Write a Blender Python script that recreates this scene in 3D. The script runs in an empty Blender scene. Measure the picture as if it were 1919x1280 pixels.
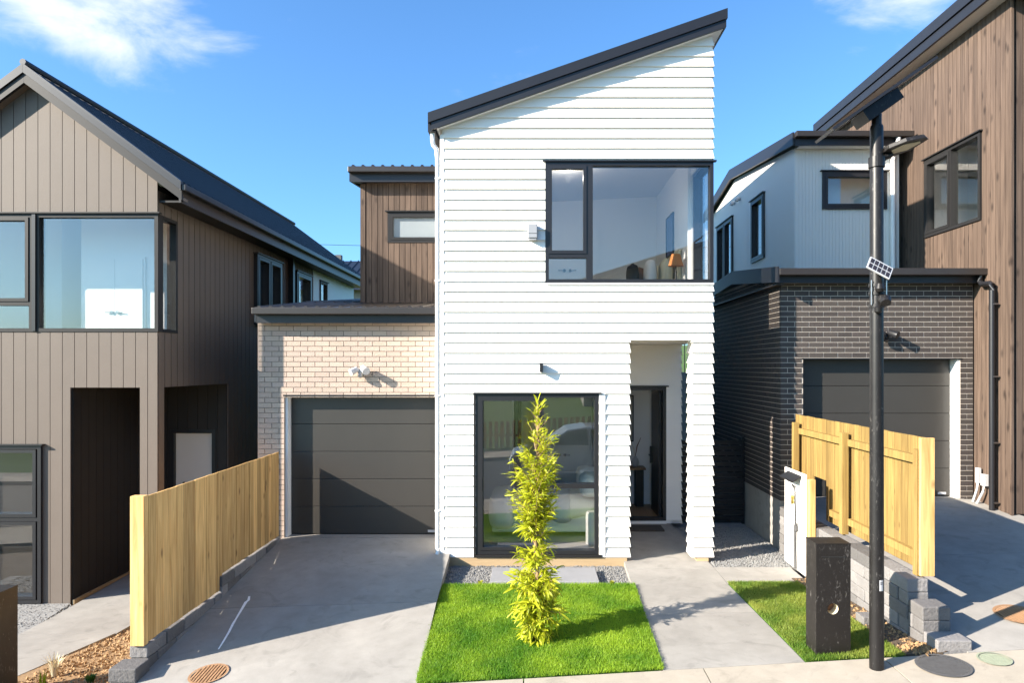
import bpy, bmesh, math, random
import numpy as np
from mathutils import Vector, Matrix, Euler

random.seed(11)
RNG = np.random.default_rng(11)
SC = bpy.context.scene
COL = SC.collection
R = math.radians

# ------------------------------------------------------------------ camera
cam = bpy.data.cameras.new('camera')
camo = bpy.data.objects.new('camera', cam)
COL.objects.link(camo)
camo.location = (0, 0, 2.86)
camo.rotation_euler = (R(90), 0, 0)
cam.sensor_fit = 'HORIZONTAL'
cam.sensor_width = 36
cam.lens = 24.01
cam.shift_x = -0.0211
cam.shift_y = 0.025
cam.clip_end = 2000
SC.camera = camo

# ------------------------------------------------------------------ sun, sky, exposure
SUN = Vector((1, .48, -.53)).normalized()          # direction the light travels
sl = bpy.data.lights.new('sun', 'SUN')
sl.energy = 5.0
sl.angle = R(.53)
sl.color = (1, .90, .77)
so = bpy.data.objects.new('sun', sl)
COL.objects.link(so)
so.rotation_euler = SUN.to_track_quat('-Z', 'Y').to_euler()
so.location = (-30, -15, 30)

world = bpy.data.worlds.new('World')
SC.world = world
world.use_nodes = True
WN = world.node_tree.nodes
WL = world.node_tree.links
WN.clear()
wout = WN.new('ShaderNodeOutputWorld')
wbg = WN.new('ShaderNodeBackground')
sky = WN.new('ShaderNodeTexSky')
sky.sky_type = 'NISHITA'
sky.sun_disc = False
sky.sun_elevation = math.asin(-SUN.z)
sky.sun_rotation = math.atan2(-SUN.x, -SUN.y)
sky.altitude = 0
sky.air_density = 1.0
sky.dust_density = 1.4
sky.ozone_density = 2.2
SKY_STRENGTH = .070
wbg.inputs[1].default_value = SKY_STRENGTH
whs = WN.new('ShaderNodeMix'); whs.data_type = 'RGBA'; whs.blend_type = 'MULTIPLY'
whs.inputs['Factor'].default_value = 1
whs.inputs['B'].default_value = (.70, 1.13, 1.50, 1)
WL.new(sky.outputs[0], whs.inputs['A'])
# clouds, by direction on the sky: wisps all round, thicker in two banks
tc = WN.new('ShaderNodeTexCoord')
def wmath(op, a=None, b=None, v=None):
    n = WN.new('ShaderNodeMath'); n.operation = op
    for i, x in enumerate((a, b)):
        if x is None: continue
        if isinstance(x, (int, float)): n.inputs[i].default_value = x
        else: WL.new(x, n.inputs[i])
    return n.outputs[0]
wmap = WN.new('ShaderNodeMapping')
wmap.inputs['Scale'].default_value = (3.2, 3.2, 7.5)
WL.new(tc.outputs['Generated'], wmap.inputs['Vector'])
wno = WN.new('ShaderNodeTexNoise')
wno.inputs['Scale'].default_value = 1.6
wno.inputs['Detail'].default_value = 9
wno.inputs['Roughness'].default_value = .58
wno.inputs['Distortion'].default_value = .35
WL.new(wmap.outputs[0], wno.inputs['Vector'])
def bank(d, r0, r1):
    d = Vector(d).normalized()
    n = WN.new('ShaderNodeVectorMath'); n.operation = 'DISTANCE'
    nn = WN.new('ShaderNodeVectorMath'); nn.operation = 'NORMALIZE'
    WL.new(tc.outputs['Generated'], nn.inputs[0])
    WL.new(nn.outputs[0], n.inputs[0])
    n.inputs[1].default_value = d
    m = WN.new('ShaderNodeMapRange')
    m.interpolation_type = 'SMOOTHSTEP'
    m.inputs[1].default_value = r0; m.inputs[2].default_value = r1
    m.inputs[3].default_value = 1; m.inputs[4].default_value = 0
    WL.new(n.outputs['Value'], m.inputs[0])
    return m.outputs[0]
b1 = bank((-.66, 1, .62), .02, .21)
b2 = bank((.56, 1, .60), .02, .16)
bsum = wmath('MAXIMUM', b1, wmath('MULTIPLY', b2, .7))
ramp = WN.new('ShaderNodeMapRange')
ramp.inputs[1].default_value = .64; ramp.inputs[2].default_value = 1.0
ramp.inputs[3].default_value = 0; ramp.inputs[4].default_value = 1
ramp.interpolation_type = 'SMOOTHSTEP'
WL.new(wmath('ADD', wno.outputs['Fac'], wmath('MULTIPLY', bsum, .42)), ramp.inputs[0])
wmix = WN.new('ShaderNodeMix'); wmix.data_type = 'RGBA'
WL.new(ramp.outputs[0], wmix.inputs['Factor'])
WL.new(whs.outputs['Result'], wmix.inputs['A'])
wmix.inputs['B'].default_value = (5.2, 5.5, 6.0, 1)
WL.new(wmix.outputs['Result'], wbg.inputs[0])
WL.new(wbg.outputs[0], wout.inputs[0])

SC.view_settings.view_transform = 'Standard'
SC.view_settings.look = 'None'
SC.view_settings.exposure = 1.65
SC.view_settings.gamma = 1
SC.view_settings.use_curve_mapping = False
SC.cycles.use_denoising = True
SC.cycles.max_bounces = 10
SC.cycles.transparent_max_bounces = 16
SC.cycles.sample_clamp_indirect = 6
SC.cycles.caustics_reflective = False
SC.cycles.caustics_refractive = False

# ------------------------------------------------------------------ materials
TONE = .82
def tone(c):
    return tuple(v * TONE for v in c) if max(c) < .66 else tuple(c)

def new_mat(name):
    m = bpy.data.materials.new(name); m.use_nodes = True
    nt = m.node_tree
    return m, nt.nodes, nt.links, nt.nodes['Principled BSDF']

def N(nodes, kind, **kw):
    n = nodes.new(kind)
    for k, v in kw.items():
        setattr(n, k, v)
    return n

def mnode(nodes, links, op, a, b=None, c=None):
    n = nodes.new('ShaderNodeMath'); n.operation = op
    for i, x in enumerate((a, b, c)):
        if x is None: continue
        if isinstance(x, (int, float)): n.inputs[i].default_value = x
        else: links.new(x, n.inputs[i])
    return n.outputs[0]

def coords(nodes, links, scale=(1, 1, 1), rnd=True):
    t = nodes.new('ShaderNodeTexCoord')
    mp = nodes.new('ShaderNodeMapping')
    mp.inputs['Scale'].default_value = scale
    if rnd:
        oi = nodes.new('ShaderNodeObjectInfo')
        va = nodes.new('ShaderNodeVectorMath'); va.operation = 'ADD'
        links.new(t.outputs['Object'], va.inputs[0])
        cb = nodes.new('ShaderNodeCombineXYZ')
        r = mnode(nodes, links, 'MULTIPLY', oi.outputs['Random'], 37.0)
        for i in range(3): links.new(r, cb.inputs[i])
        links.new(cb.outputs[0], va.inputs[1])
        links.new(va.outputs[0], mp.inputs['Vector'])
    else:
        links.new(t.outputs['Object'], mp.inputs['Vector'])
    return mp.outputs[0]

def noise(nodes, links, vec, scale, detail=4, rough=.55, dist=0):
    n = nodes.new('ShaderNodeTexNoise')
    n.inputs['Scale'].default_value = scale
    n.inputs['Detail'].default_value = detail
    n.inputs['Roughness'].default_value = rough
    n.inputs['Distortion'].default_value = dist
    links.new(vec, n.inputs['Vector'])
    return n.outputs['Fac']

def plain(name, col, rough=.6, var=0, noises=(), bump=None, metal=0, spec=.5, rnd=True, hue=0):
    """noises: (scale, amount, detail); bump: (scale, strength)"""
    col = tone(col)
    m, n, l, p = new_mat(name)
    p.inputs['Base Color'].default_value = (*col, 1)
    p.inputs['Roughness'].default_value = rough
    p.inputs['Metallic'].default_value = metal
    p.inputs['Specular IOR Level'].default_value = spec
    vec = coords(n, l, rnd=rnd)
    val = None
    if var:
        oi = n.new('ShaderNodeObjectInfo')
        val = mnode(n, l, 'MULTIPLY_ADD', oi.outputs['Random'], var, 1 - var / 2)
    for sc_, am, de in noises:
        f = mnode(n, l, 'MULTIPLY_ADD', noise(n, l, vec, sc_, de), 2 * am, 1 - am)
        val = f if val is None else mnode(n, l, 'MULTIPLY', val, f)
    if val is not None:
        hs = n.new('ShaderNodeHueSaturation')
        hs.inputs['Color'].default_value = (*col, 1)
        l.new(val, hs.inputs['Value'])
        if hue:
            oi = n.new('ShaderNodeObjectInfo')
            fr = mnode(n, l, 'FRACT', mnode(n, l, 'MULTIPLY', oi.outputs['Random'], 17.3))
            l.new(mnode(n, l, 'MULTIPLY_ADD', fr, hue, .5 - hue / 2), hs.inputs['Hue'])
        l.new(hs.outputs[0], p.inputs['Base Color'])
    if bump:
        b = n.new('ShaderNodeBump')
        b.inputs['Strength'].default_value = bump[1]
        b.inputs['Distance'].default_value = .02
        l.new(noise(n, l, vec, bump[0], 5), b.inputs['Height'])
        l.new(b.outputs[0], p.inputs['Normal'])
    return m

def wood(name, c1, c2, knot, rough=.7, axis=2, var=.25, grain=1.0, knots=1.0, kr0=.06, kr1=.17):
    c1, c2, knot = tone(c1), tone(c2), tone(knot)
    m, n, l, p = new_mat(name)
    s = [26, 26, 26]; s[axis] = 1.3
    vec = coords(n, l, tuple(s))
    g = noise(n, l, vec, 1.0 * grain, 6, .6, .6)
    s2 = [11, 11, 11]; s2[axis] = 5.0
    vk = coords(n, l, tuple(s2))
    vo = n.new('ShaderNodeTexVoronoi')
    vo.inputs['Scale'].default_value = .62
    l.new(vk, vo.inputs['Vector'])
    kr = n.new('ShaderNodeMapRange')
    kr.inputs[1].default_value = kr0; kr.inputs[2].default_value = kr1
    kr.inputs[3].default_value = 1; kr.inputs[4].default_value = 0
    l.new(vo.outputs['Distance'], kr.inputs[0])
    cr = n.new('ShaderNodeMix'); cr.data_type = 'RGBA'
    gr = n.new('ShaderNodeMapRange')
    gr.inputs[1].default_value = .32; gr.inputs[2].default_value = .68
    l.new(g, gr.inputs[0])
    l.new(gr.outputs[0], cr.inputs['Factor'])
    cr.inputs['A'].default_value = (*c1, 1); cr.inputs['B'].default_value = (*c2, 1)
    k = n.new('ShaderNodeMix'); k.data_type = 'RGBA'
    sp = n.new('ShaderNodeSeparateColor'); l.new(vo.outputs['Color'], sp.inputs[0])
    keep = mnode(n, l, 'GREATER_THAN', sp.outputs[0], .45)
    l.new(mnode(n, l, 'MULTIPLY', mnode(n, l, 'MULTIPLY', kr.outputs[0], keep), .8 * knots), k.inputs['Factor'])
    l.new(cr.outputs['Result'], k.inputs['A'])
    k.inputs['B'].default_value = (*knot, 1)
    hs = n.new('ShaderNodeHueSaturation')
    l.new(k.outputs['Result'], hs.inputs['Color'])
    oi = n.new('ShaderNodeObjectInfo')
    l.new(mnode(n, l, 'MULTIPLY_ADD', oi.outputs['Random'], var, 1 - var / 2), hs.inputs['Value'])
    l.new(hs.outputs[0], p.inputs['Base Color'])
    p.inputs['Roughness'].default_value = rough
    p.inputs['Specular IOR Level'].default_value = .3
    b = n.new('ShaderNodeBump'); b.inputs['Strength'].default_value = .25
    b.inputs['Distance'].default_value = .01
    l.new(g, b.inputs['Height']); l.new(b.outputs[0], p.inputs['Normal'])
    return m

def glass_mat(name, tint=(.86, .92, .90), base=.045, frost=0):
    m, n, l, p = new_mat(name)
    n.remove(p)
    out = n['Material Output']
    tr = n.new('ShaderNodeBsdfTransparent'); tr.inputs[0].default_value = (*tint, 1)
    gl = n.new('ShaderNodeBsdfGlossy'); gl.inputs['Roughness'].default_value = 0
    lw = n.new('ShaderNodeLayerWeight'); lw.inputs['Blend'].default_value = .5
    f = mnode(n, l, 'MULTIPLY_ADD', mnode(n, l, 'POWER', lw.outputs['Facing'], 4.0), .9, base)
    f = mnode(n, l, 'MINIMUM', f, 1.0)
    mx = n.new('ShaderNodeMixShader')
    l.new(f, mx.inputs[0]); l.new(tr.outputs[0], mx.inputs[1]); l.new(gl.outputs[0], mx.inputs[2])
    if frost:
        df = n.new('ShaderNodeBsdfPrincipled'); df.inputs['Base Color'].default_value = (.30, .33, .34, 1)
        df.inputs['Roughness'].default_value = .12
        mx2 = n.new('ShaderNodeMixShader'); mx2.inputs[0].default_value = frost
        l.new(mx.outputs[0], mx2.inputs[1]); l.new(df.outputs[0], mx2.inputs[2])
        l.new(mx2.outputs[0], out.inputs[0])
    else:
        l.new(mx.outputs[0], out.inputs[0])
    return m

def scuffed(name, col, rough, amount, scuff=(.30, .28, .26)):
    m, n, l, p = new_mat(name)
    v = coords(n, l, (1, 1, .35))
    a = noise(n, l, v, 38, 6, .7, 1.2)
    b = noise(n, l, coords(n, l), 3.5, 4, .6)
    r_ = n.new('ShaderNodeMapRange'); r_.inputs[1].default_value = .60; r_.inputs[2].default_value = .74
    l.new(mnode(n, l, 'MULTIPLY_ADD', b, .22, mnode(n, l, 'SUBTRACT', a, .10)), r_.inputs[0])
    mx = n.new('ShaderNodeMix'); mx.data_type = 'RGBA'
    l.new(mnode(n, l, 'MULTIPLY', r_.outputs[0], amount), mx.inputs['Factor'])
    mx.inputs['A'].default_value = (*col, 1); mx.inputs['B'].default_value = (*scuff, 1)
    l.new(mx.outputs['Result'], p.inputs['Base Color'])
    l.new(mnode(n, l, 'MULTIPLY_ADD', b, .3, rough - .15), p.inputs['Roughness'])
    p.inputs['Specular IOR Level'].default_value = .35
    return m

def concrete(name, col, stain=.16):
    col = tone(col)
    m, n, l, p = new_mat(name)
    vec = coords(n, l, rnd=True)
    a = noise(n, l, vec, .9, 6, .6, .6)
    b = noise(n, l, vec, 5.5, 5, .6)
    c = noise(n, l, vec, 140, 2, .5)
    v = mnode(n, l, 'MULTIPLY_ADD', a, 2 * stain, 1 - stain)
    v = mnode(n, l, 'MULTIPLY', v, mnode(n, l, 'MULTIPLY_ADD', b, .34, .83))
    bl = n.new('ShaderNodeMapRange'); bl.inputs[1].default_value = .56; bl.inputs[2].default_value = .66
    bl.inputs[3].default_value = 1; bl.inputs[4].default_value = .86
    l.new(noise(n, l, vec, 2.3, 7, .62, 1.5), bl.inputs[0])
    v = mnode(n, l, 'MULTIPLY', v, bl.outputs[0])
    v = mnode(n, l, 'MULTIPLY', v, mnode(n, l, 'MULTIPLY_ADD', c, .24, .88))
    hs = n.new('ShaderNodeHueSaturation'); hs.inputs['Color'].default_value = (*col, 1)
    l.new(v, hs.inputs['Value']); l.new(hs.outputs[0], p.inputs['Base Color'])
    p.inputs['Roughness'].default_value = .85
    p.inputs['Specular IOR Level'].default_value = .25
    bu = n.new('ShaderNodeBump'); bu.inputs['Strength'].default_value = .18; bu.inputs['Distance'].default_value = .006
    l.new(c, bu.inputs['Height']); l.new(bu.outputs[0], p.inputs['Normal'])
    return m

M = {}
M['white'] = plain('white_paint', (.81, .78, .725), .5, .03, ((.8, .035, 3),), (60, .05))
M['white_trim'] = plain('white_trim', (.82, .81, .79), .4)
M['offwhite'] = plain('soffit_paint', (.72, .69, .62), .6, 0, ((1.5, .04, 3),))
M['charcoal'] = plain('charcoal_aluminium', (.017, .017, .020), .38, 0, ((3, .12, 3),))
M['frame_grey'] = plain('grey_aluminium', (.020, .019, .019), .5, 0, ((3, .1, 3),), spec=.3)
M['roof_dark'] = plain('dark_roof_metal', (.012, .015, .024), .42, 0, ((1.5, .2, 3),))
M['gutter'] = plain('dark_bronze_gutter', (.030, .025, .023), .4, 0, ((2, .15, 3),))
M['brick_beige'] = plain('beige_brick', (.52, .405, .33), .8, .16, ((30, .09, 3),), (90, .35), hue=.012)
M['mortar_beige'] = plain('beige_mortar', (.26, .22, .18), .95, 0, ((20, .15, 3),))
M['brick_dark'] = plain('dark_brick', (.058, .047, .042), .7, .35, ((25, .15, 3),), (90, .35), hue=.02)
M['mortar_dark'] = plain('pale_mortar', (.50, .44, .38), .95, 0, ((20, .12, 3),))
M['timber_brown'] = wood('brown_stained_timber', (.150, .104, .077), (.076, .051, .038), (.020, .013, .010), .75, var=.34, kr0=.07, kr1=.30, grain=.7, knots=.95)
M['clad_grey'] = plain('taupe_cladding', (.143, .113, .091), .65, .08, ((2.5, .09, 4), (40, .05, 2)), (50, .08))
M['clad_dark'] = plain('dark_board', (.022, .018, .015), .6, .3, ((3, .2, 4),))  # much darker than the taupe cladding, used on the porch boards
M['groove'] = plain('dark_groove', (.018, .016, .015), .9)
M['pine'] = wood('treated_pine', (.70, .455, .185), (.52, .285, .095), (.16, .075, .025), .75, var=.6, knots=.9, kr0=.07, kr1=.22)
M['pine_green'] = wood('green_treated_pine', (.35, .235, .075), (.20, .125, .038), (.14, .08, .025), .75, var=.4, knots=.8)
M['base_ply'] = wood('base_boxing', (.52, .38, .22), (.46, .33, .19), (.3, .2, .1), .8, axis=0)
M['concrete'] = concrete('concrete', (.345, .325, .295), .34)
M['concrete_walk'] = concrete('concrete_footpath', (.42, .37, .30), .14)
M['concrete_base'] = concrete('concrete_base', (.36, .34, .31), .12)
M['block'] = plain('grey_retaining_block', (.20, .19, .185), .9, .8, ((8, .2, 5), (60, .12, 3)), (30, .6))
M['paver'] = plain('slate_paver', (.30, .30, .31), .8, .1, ((5, .1, 4),), (40, .15))
M['soil'] = plain('soil', (.10, .07, .045), .95, 0, ((6, .3, 6),), (20, .6))
M['mulch'] = plain('bark_mulch', (.34, .21, .10), .9, .5, ((9, .3, 4),), (30, .5))
M['gravel'] = plain('grey_gravel', (.27, .265, .255), .9, .3, ((25, .35, 4),), (60, .5))
M['asphalt'] = plain('asphalt', (.05, .05, .052), .9, 0, ((60, .25, 4), (.7, .12, 3)), (120, .5))
M['grass_base'] = plain('turf_ground', (.06, .15, .008), .95, 0, ((4, .3, 5),))
M['verge'] = plain('bank_grass', (.07, .14, .02), .95, 0, ((1.2, .35, 6), (30, .3, 3)), (30, .8))
M['black_steel'] = scuffed('black_steel', (.011, .010, .010), .42, .35)
M['black_box'] = scuffed('black_letterbox', (.012, .010, .009), .5, .4)
M['plastic_white'] = plain('white_plastic', (.56, .56, .57), .35)
M['alarm_grey'] = plain('pale_grey_plastic', (.36, .37, .39), .4)
M['rust'] = plain('rusty_iron', (.36, .20, .10), .8, 0, ((14, .3, 5),), (50, .4))
M['iron'] = plain('cast_iron', (.10, .098, .098), .7, 0, ((20, .25, 4),), (60, .4))
M['lid_green'] = plain('pale_green_lid', (.33, .36, .25), .8, 0, ((16, .2, 4),), (60, .4))
M['dark_hole'] = plain('dark_pit', (.01, .01, .01), .95)
M['garage_door'] = plain('garage_door_metal', (.044, .041, .037), .38, .05, ((2.2, .10, 4), (60, .04, 2)), (160, .06))
M['int_white'] = plain('interior_wall', (.88, .87, .85), .7)
M['int_floor'] = wood('timber_floor', (.42, .27, .15), (.33, .20, .11), (.2, .12, .06), .4, axis=0)
M['carpet'] = plain('carpet', (.36, .34, .31), .95, 0, ((80, .15, 3),))
M['glass'] = glass_mat('window_glass', (.985, .985, .978), .115)
M['glass_frost'] = glass_mat('frosted_glass', (.8, .84, .85), .05, .72)
M['steel'] = plain('steel', (.45, .45, .46), .3, metal=1)
M['brass'] = plain('brass', (.62, .44, .12), .35, metal=1)
M['led'] = plain('lamp_diffuser', (.62, .56, .40), .4, 0, ((30, .1, 2),))
M['cell'] = plain('solar_cell', (.035, .03, .035), .25, .3)
M['bark'] = plain('bark', (.36, .24, .12), .9, 0, ((20, .3, 5),), (40, .6))
M['fabric_sage'] = plain('sage_linen', (.62, .66, .58), .95, 0, ((6, .08, 4),), (120, .2))
M['fabric_blue'] = plain('pale_blue_throw', (.46, .56, .58), .95, 0, ((6, .08, 4),), (120, .2))
M['fabric_white'] = plain('white_linen', (.82, .81, .78), .95, 0, ((6, .05, 4),), (120, .2))
M['fabric_dark'] = plain('dark_cushion', (.03, .03, .03), .95)
M['fabric_brown'] = plain('brown_cushion', (.26, .14, .09), .95)
M['fabric_cream'] = plain('cream_cushion', (.68, .60, .42), .95)
M['shade_orange'] = plain('orange_lampshade', (.62, .22, .06), .8)
M['wood_dark'] = plain('black_wood', (.02, .018, .016), .5)
M['art'] = plain('art_print', (.10, .14, .30), .5, 0, ((6, .6, 6),))
M['art_pale'] = plain('pale_art_print', (.62, .57, .50), .6, 0, ((4, .2, 4),))
M['mat'] = plain('coir_mat', (.09, .075, .062), .95, 0, ((40, .3, 3),), (120, .6))
M['sun_strip_paint'] = plain('painted_sun_strip', (.9, .89, .87), .7, 0, ((20, .15, 3),))  # pale colour standing in for sunlight on the shaded drive
M['car_paint'] = plain('silver_car_paint', (.55, .56, .57), .22, metal=.3)
M['tyre'] = plain('tyre_rubber', (.02, .02, .02), .8)
M['car_glass'] = plain('car_glass', (.02, .022, .025), .06)
M['lime_sign'] = plain('lime_panel', (.45, .62, .03), .6)
M['far_brick'] = plain('opposite_wall', (.30, .27, .24), .8, 0, ((2, .1, 3),))

def leaf_mat(name, col, var, trans=.35):
    col = tone(col)
    m, n, l, p = new_mat(name)
    oi = n.new('ShaderNodeObjectInfo')
    t = n.new('ShaderNodeTexCoord')
    no = n.new('ShaderNodeTexNoise'); no.inputs['Scale'].default_value = 9; no.inputs['Detail'].default_value = 3
    l.new(t.outputs['Object'], no.inputs['Vector'])
    hs = n.new('ShaderNodeHueSaturation'); hs.inputs['Color'].default_value = (*col, 1)
    v = mnode(n, l, 'MULTIPLY', mnode(n, l, 'MULTIPLY_ADD', oi.outputs['Random'], var, 1 - var / 2),
              mnode(n, l, 'MULTIPLY_ADD', no.outputs['Fac'], .9, .55))
    l.new(v, hs.inputs['Value'])
    fr = mnode(n, l, 'FRACT', mnode(n, l, 'MULTIPLY', oi.outputs['Random'], 13.7))
    l.new(mnode(n, l, 'MULTIPLY_ADD', fr, .05, .475), hs.inputs['Hue'])
    l.new(hs.outputs[0], p.inputs['Base Color'])
    p.inputs['Roughness'].default_value = .5
    tl = n.new('ShaderNodeBsdfTranslucent'); l.new(hs.outputs[0], tl.inputs[0])
    mx = n.new('ShaderNodeMixShader'); mx.inputs[0].default_value = trans
    l.new(p.outputs[0], mx.inputs[1]); l.new(tl.outputs[0], mx.inputs[2])
    l.new(mx.outputs[0], n['Material Output'].inputs[0])
    return m
M['leaf'] = leaf_mat('yellow_green_leaf', (.50, .54, .026), .8, .45)
M['leaf_dark'] = leaf_mat('green_leaf', (.10, .20, .03), .4)

def grass_mat(name, c1, c2):
    c1, c2 = tone(c1), tone(c2)
    m, n, l, p = new_mat(name)
    t = n.new('ShaderNodeTexCoord')
    no = n.new('ShaderNodeTexNoise'); no.inputs['Scale'].default_value = 1.7; no.inputs['Detail'].default_value = 5
    l.new(t.outputs['Object'], no.inputs['Vector'])
    n2 = n.new('ShaderNodeTexNoise'); n2.inputs['Scale'].default_value = 90; n2.inputs['Detail'].default_value = 1
    l.new(t.outputs['Object'], n2.inputs['Vector'])
    mr = n.new('ShaderNodeMapRange'); mr.inputs[1].default_value = .38; mr.inputs[2].default_value = .62
    l.new(mnode(n, l, 'MULTIPLY_ADD', n2.outputs['Fac'], .35, mnode(n, l, 'MULTIPLY', no.outputs['Fac'], .65)), mr.inputs[0])
    mx = n.new('ShaderNodeMix'); mx.data_type = 'RGBA'
    l.new(mr.outputs[0], mx.inputs['Factor'])
    mx.inputs['A'].default_value = (*c1, 1); mx.inputs['B'].default_value = (*c2, 1)
    l.new(mx.outputs['Result'], p.inputs['Base Color'])
    p.inputs['Roughness'].default_value = .6
    tl = n.new('ShaderNodeBsdfTranslucent'); l.new(mx.outputs['Result'], tl.inputs[0])
    ms = n.new('ShaderNodeMixShader'); ms.inputs[0].default_value = .4
    l.new(p.outputs[0], ms.inputs[1]); l.new(tl.outputs[0], ms.inputs[2])
    l.new(ms.outputs[0], n['Material Output'].inputs[0])
    return m
M['grass'] = grass_mat('lawn_grass', (.075, .25, .007), (.42, .60, .035))
M['grass_dry'] = grass_mat('drier_grass', (.09, .21, .010), (.42, .46, .08))

# ------------------------------------------------------------------ mesh building
WORLD = {}                                  # object name -> world location of its origin

def wloc(o):
    return WORLD.get(o.name, Vector((0, 0, 0)))

def attach(o, parent, loc):
    o.location = loc
    WORLD[o.name] = Vector(loc)
    if parent is not None:
        o.parent = parent
        o.matrix_parent_inverse = Matrix.Translation(-wloc(parent))

def tag(o, label=None, cat=None, group=None, kind=None):
    if label: o['label'] = label
    if cat: o['category'] = cat
    if group: o['group'] = group
    if kind: o['kind'] = kind
    return o

def thing(name, loc, label, cat, group=None):
    o = bpy.data.objects.new(name, None)
    COL.objects.link(o)
    o.empty_display_size = .2
    attach(o, None, loc)
    return tag(o, label, cat, group)

class MB:
    def __init__(self):
        self.v = []; self.f = []
    def add(self, vs, fs):
        b = len(self.v)
        self.v += [tuple(p) for p in vs]
        self.f += [tuple(b + i for i in f) for f in fs]
        return self
    def box(self, x0, x1, y0, y1, z0, z1):
        return self.add([(x0, y0, z0), (x1, y0, z0), (x1, y1, z0), (x0, y1, z0), (x0, y0, z1), (x1, y0, z1), (x1, y1, z1), (x0, y1, z1)],
                        [(0, 3, 2, 1), (4, 5, 6, 7), (0, 1, 5, 4), (1, 2, 6, 5), (2, 3, 7, 6), (3, 0, 4, 7)])
    def prism(self, a, b):
        """two matching rings of points"""
        n = len(a)
        fs = [tuple(range(n - 1, -1, -1)), tuple(range(n, 2 * n))]
        fs += [(i, (i + 1) % n, n + (i + 1) % n, n + i) for i in range(n)]
        return self.add(list(a) + list(b), fs)
    def tube(self, pts, r, n=10, cap=True):
        pts = [Vector(p) for p in pts]
        rs = [float(q) for q in r] if isinstance(r, (list, tuple)) else [float(r)] * len(pts)
        rings = []
        up = Vector((0, 0, 1))
        for i, p in enumerate(pts):
            t = (pts[min(i + 1, len(pts) - 1)] - pts[max(i - 1, 0)]).normalized()
            a = t.cross(up)
            if a.length < .05: a = t.cross(Vector((1, 0, 0)))
            a.normalize(); b = t.cross(a)
            rings.append([p + rs[i] * (math.cos(k * 2 * math.pi / n) * a + math.sin(k * 2 * math.pi / n) * b) for k in range(n)])
        vs = [q for rg in rings for q in rg]
        fs = []
        for i in range(len(pts) - 1):
            for k in range(n):
                fs.append((i * n + k, i * n + (k + 1) % n, (i + 1) * n + (k + 1) % n, (i + 1) * n + k))
        if cap:
            fs += [tuple(range(n - 1, -1, -1)), tuple((len(pts) - 1) * n + k for k in range(n))]
        return self.add(vs, fs)
    def lathe(self, c, prof, n=20):
        vs = []; fs = []
        for r, z in prof:
            for k in range(n):
                a = k * 2 * math.pi / n
                vs.append((c[0] + r * math.cos(a), c[1] + r * math.sin(a), c[2] + z))
        for i in range(len(prof) - 1):
            for k in range(n):
                fs.append((i * n + k, i * n + (k + 1) % n, (i + 1) * n + (k + 1) % n, (i + 1) * n + k))
        fs += [tuple(range(n - 1, -1, -1)), tuple((len(prof) - 1) * n + k for k in range(n))]
        return self.add(vs, fs)
    def build(self, name, mat, parent=None, smooth=False, bevel=0, kind=None):
        a = np.array(self.v, dtype=float)
        lo, hi = a.min(0), a.max(0)
        c = np.array([(lo[0] + hi[0]) / 2, (lo[1] + hi[1]) / 2, lo[2]])
        me = bpy.data.meshes.new(name)
        me.from_pydata((a - c).tolist(), [], self.f)
        if bevel or smooth:
            bm = bmesh.new(); bm.from_mesh(me)
            bmesh.ops.recalc_face_normals(bm, faces=bm.faces)
            if bevel:
                es = [e for e in bm.edges if len(e.link_faces) == 2 and e.calc_face_angle(0) > .6]
                bmesh.ops.bevel(bm, geom=es, offset=bevel, segments=2, affect='EDGES', profile=.5)
            bm.to_mesh(me); bm.free()
        if smooth:
            for p in me.polygons: p.use_smooth = True
        me.materials.append(M[mat] if isinstance(mat, str) else mat)
        o = bpy.data.objects.new(name, me)
        COL.objects.link(o)
        attach(o, parent, c)
        if kind: o['kind'] = kind
        return o

def smooth_angle(o, deg=40):
    me = o.data
    for p in me.polygons: p.use_smooth = True
    me.set_sharp_from_angle(angle=R(deg))
    return o

CACHE = {}
def piece(name, size, mat, parent, loc):
    """box piece sharing its mesh with alike pieces; loc = centre"""
    key = (name, tuple(round(s, 4) for s in size), mat)
    if key not in CACHE:
        x, y, z = size
        mb = MB().box(-x / 2, x / 2, -y / 2, y / 2, -z / 2, z / 2)
        me = bpy.data.meshes.new(name); me.from_pydata(mb.v, [], mb.f); me.materials.append(M[mat])
        CACHE[key] = me
    o = bpy.data.objects.new(name, CACHE[key])
    COL.objects.link(o)
    attach(o, parent, loc)
    return o

class Wall:
    """u runs along the wall, d points out of it"""
    def __init__(self, ox, oy, u, n):
        self.o = (ox, oy); self.u = u; self.n = n
    def P(self, u, z, d=0):
        return (self.o[0] + u * self.u[0] + d * self.n[0], self.o[1] + u * self.u[1] + d * self.n[1], z)
    def box(self, mb, u0, u1, z0, z1, d0, d1):
        a = self.P(u0, z0, d0); b = self.P(u1, z1, d1)
        return mb.box(min(a[0], b[0]), max(a[0], b[0]), min(a[1], b[1]), max(a[1], b[1]), z0, z1)
    def poly(self, mb, pts, d0, d1):
        return mb.prism([self.P(u, z, d1) for u, z in pts], [self.P(u, z, d0) for u, z in pts])

def front(y): return Wall(0, y, (1, 0), (0, -1))
def left(x): return Wall(x, 0, (0, 1), (-1, 0))
def right(x): return Wall(x, 0, (0, 1), (1, 0))
def back(y): return Wall(0, y, (1, 0), (0, 1))

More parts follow.
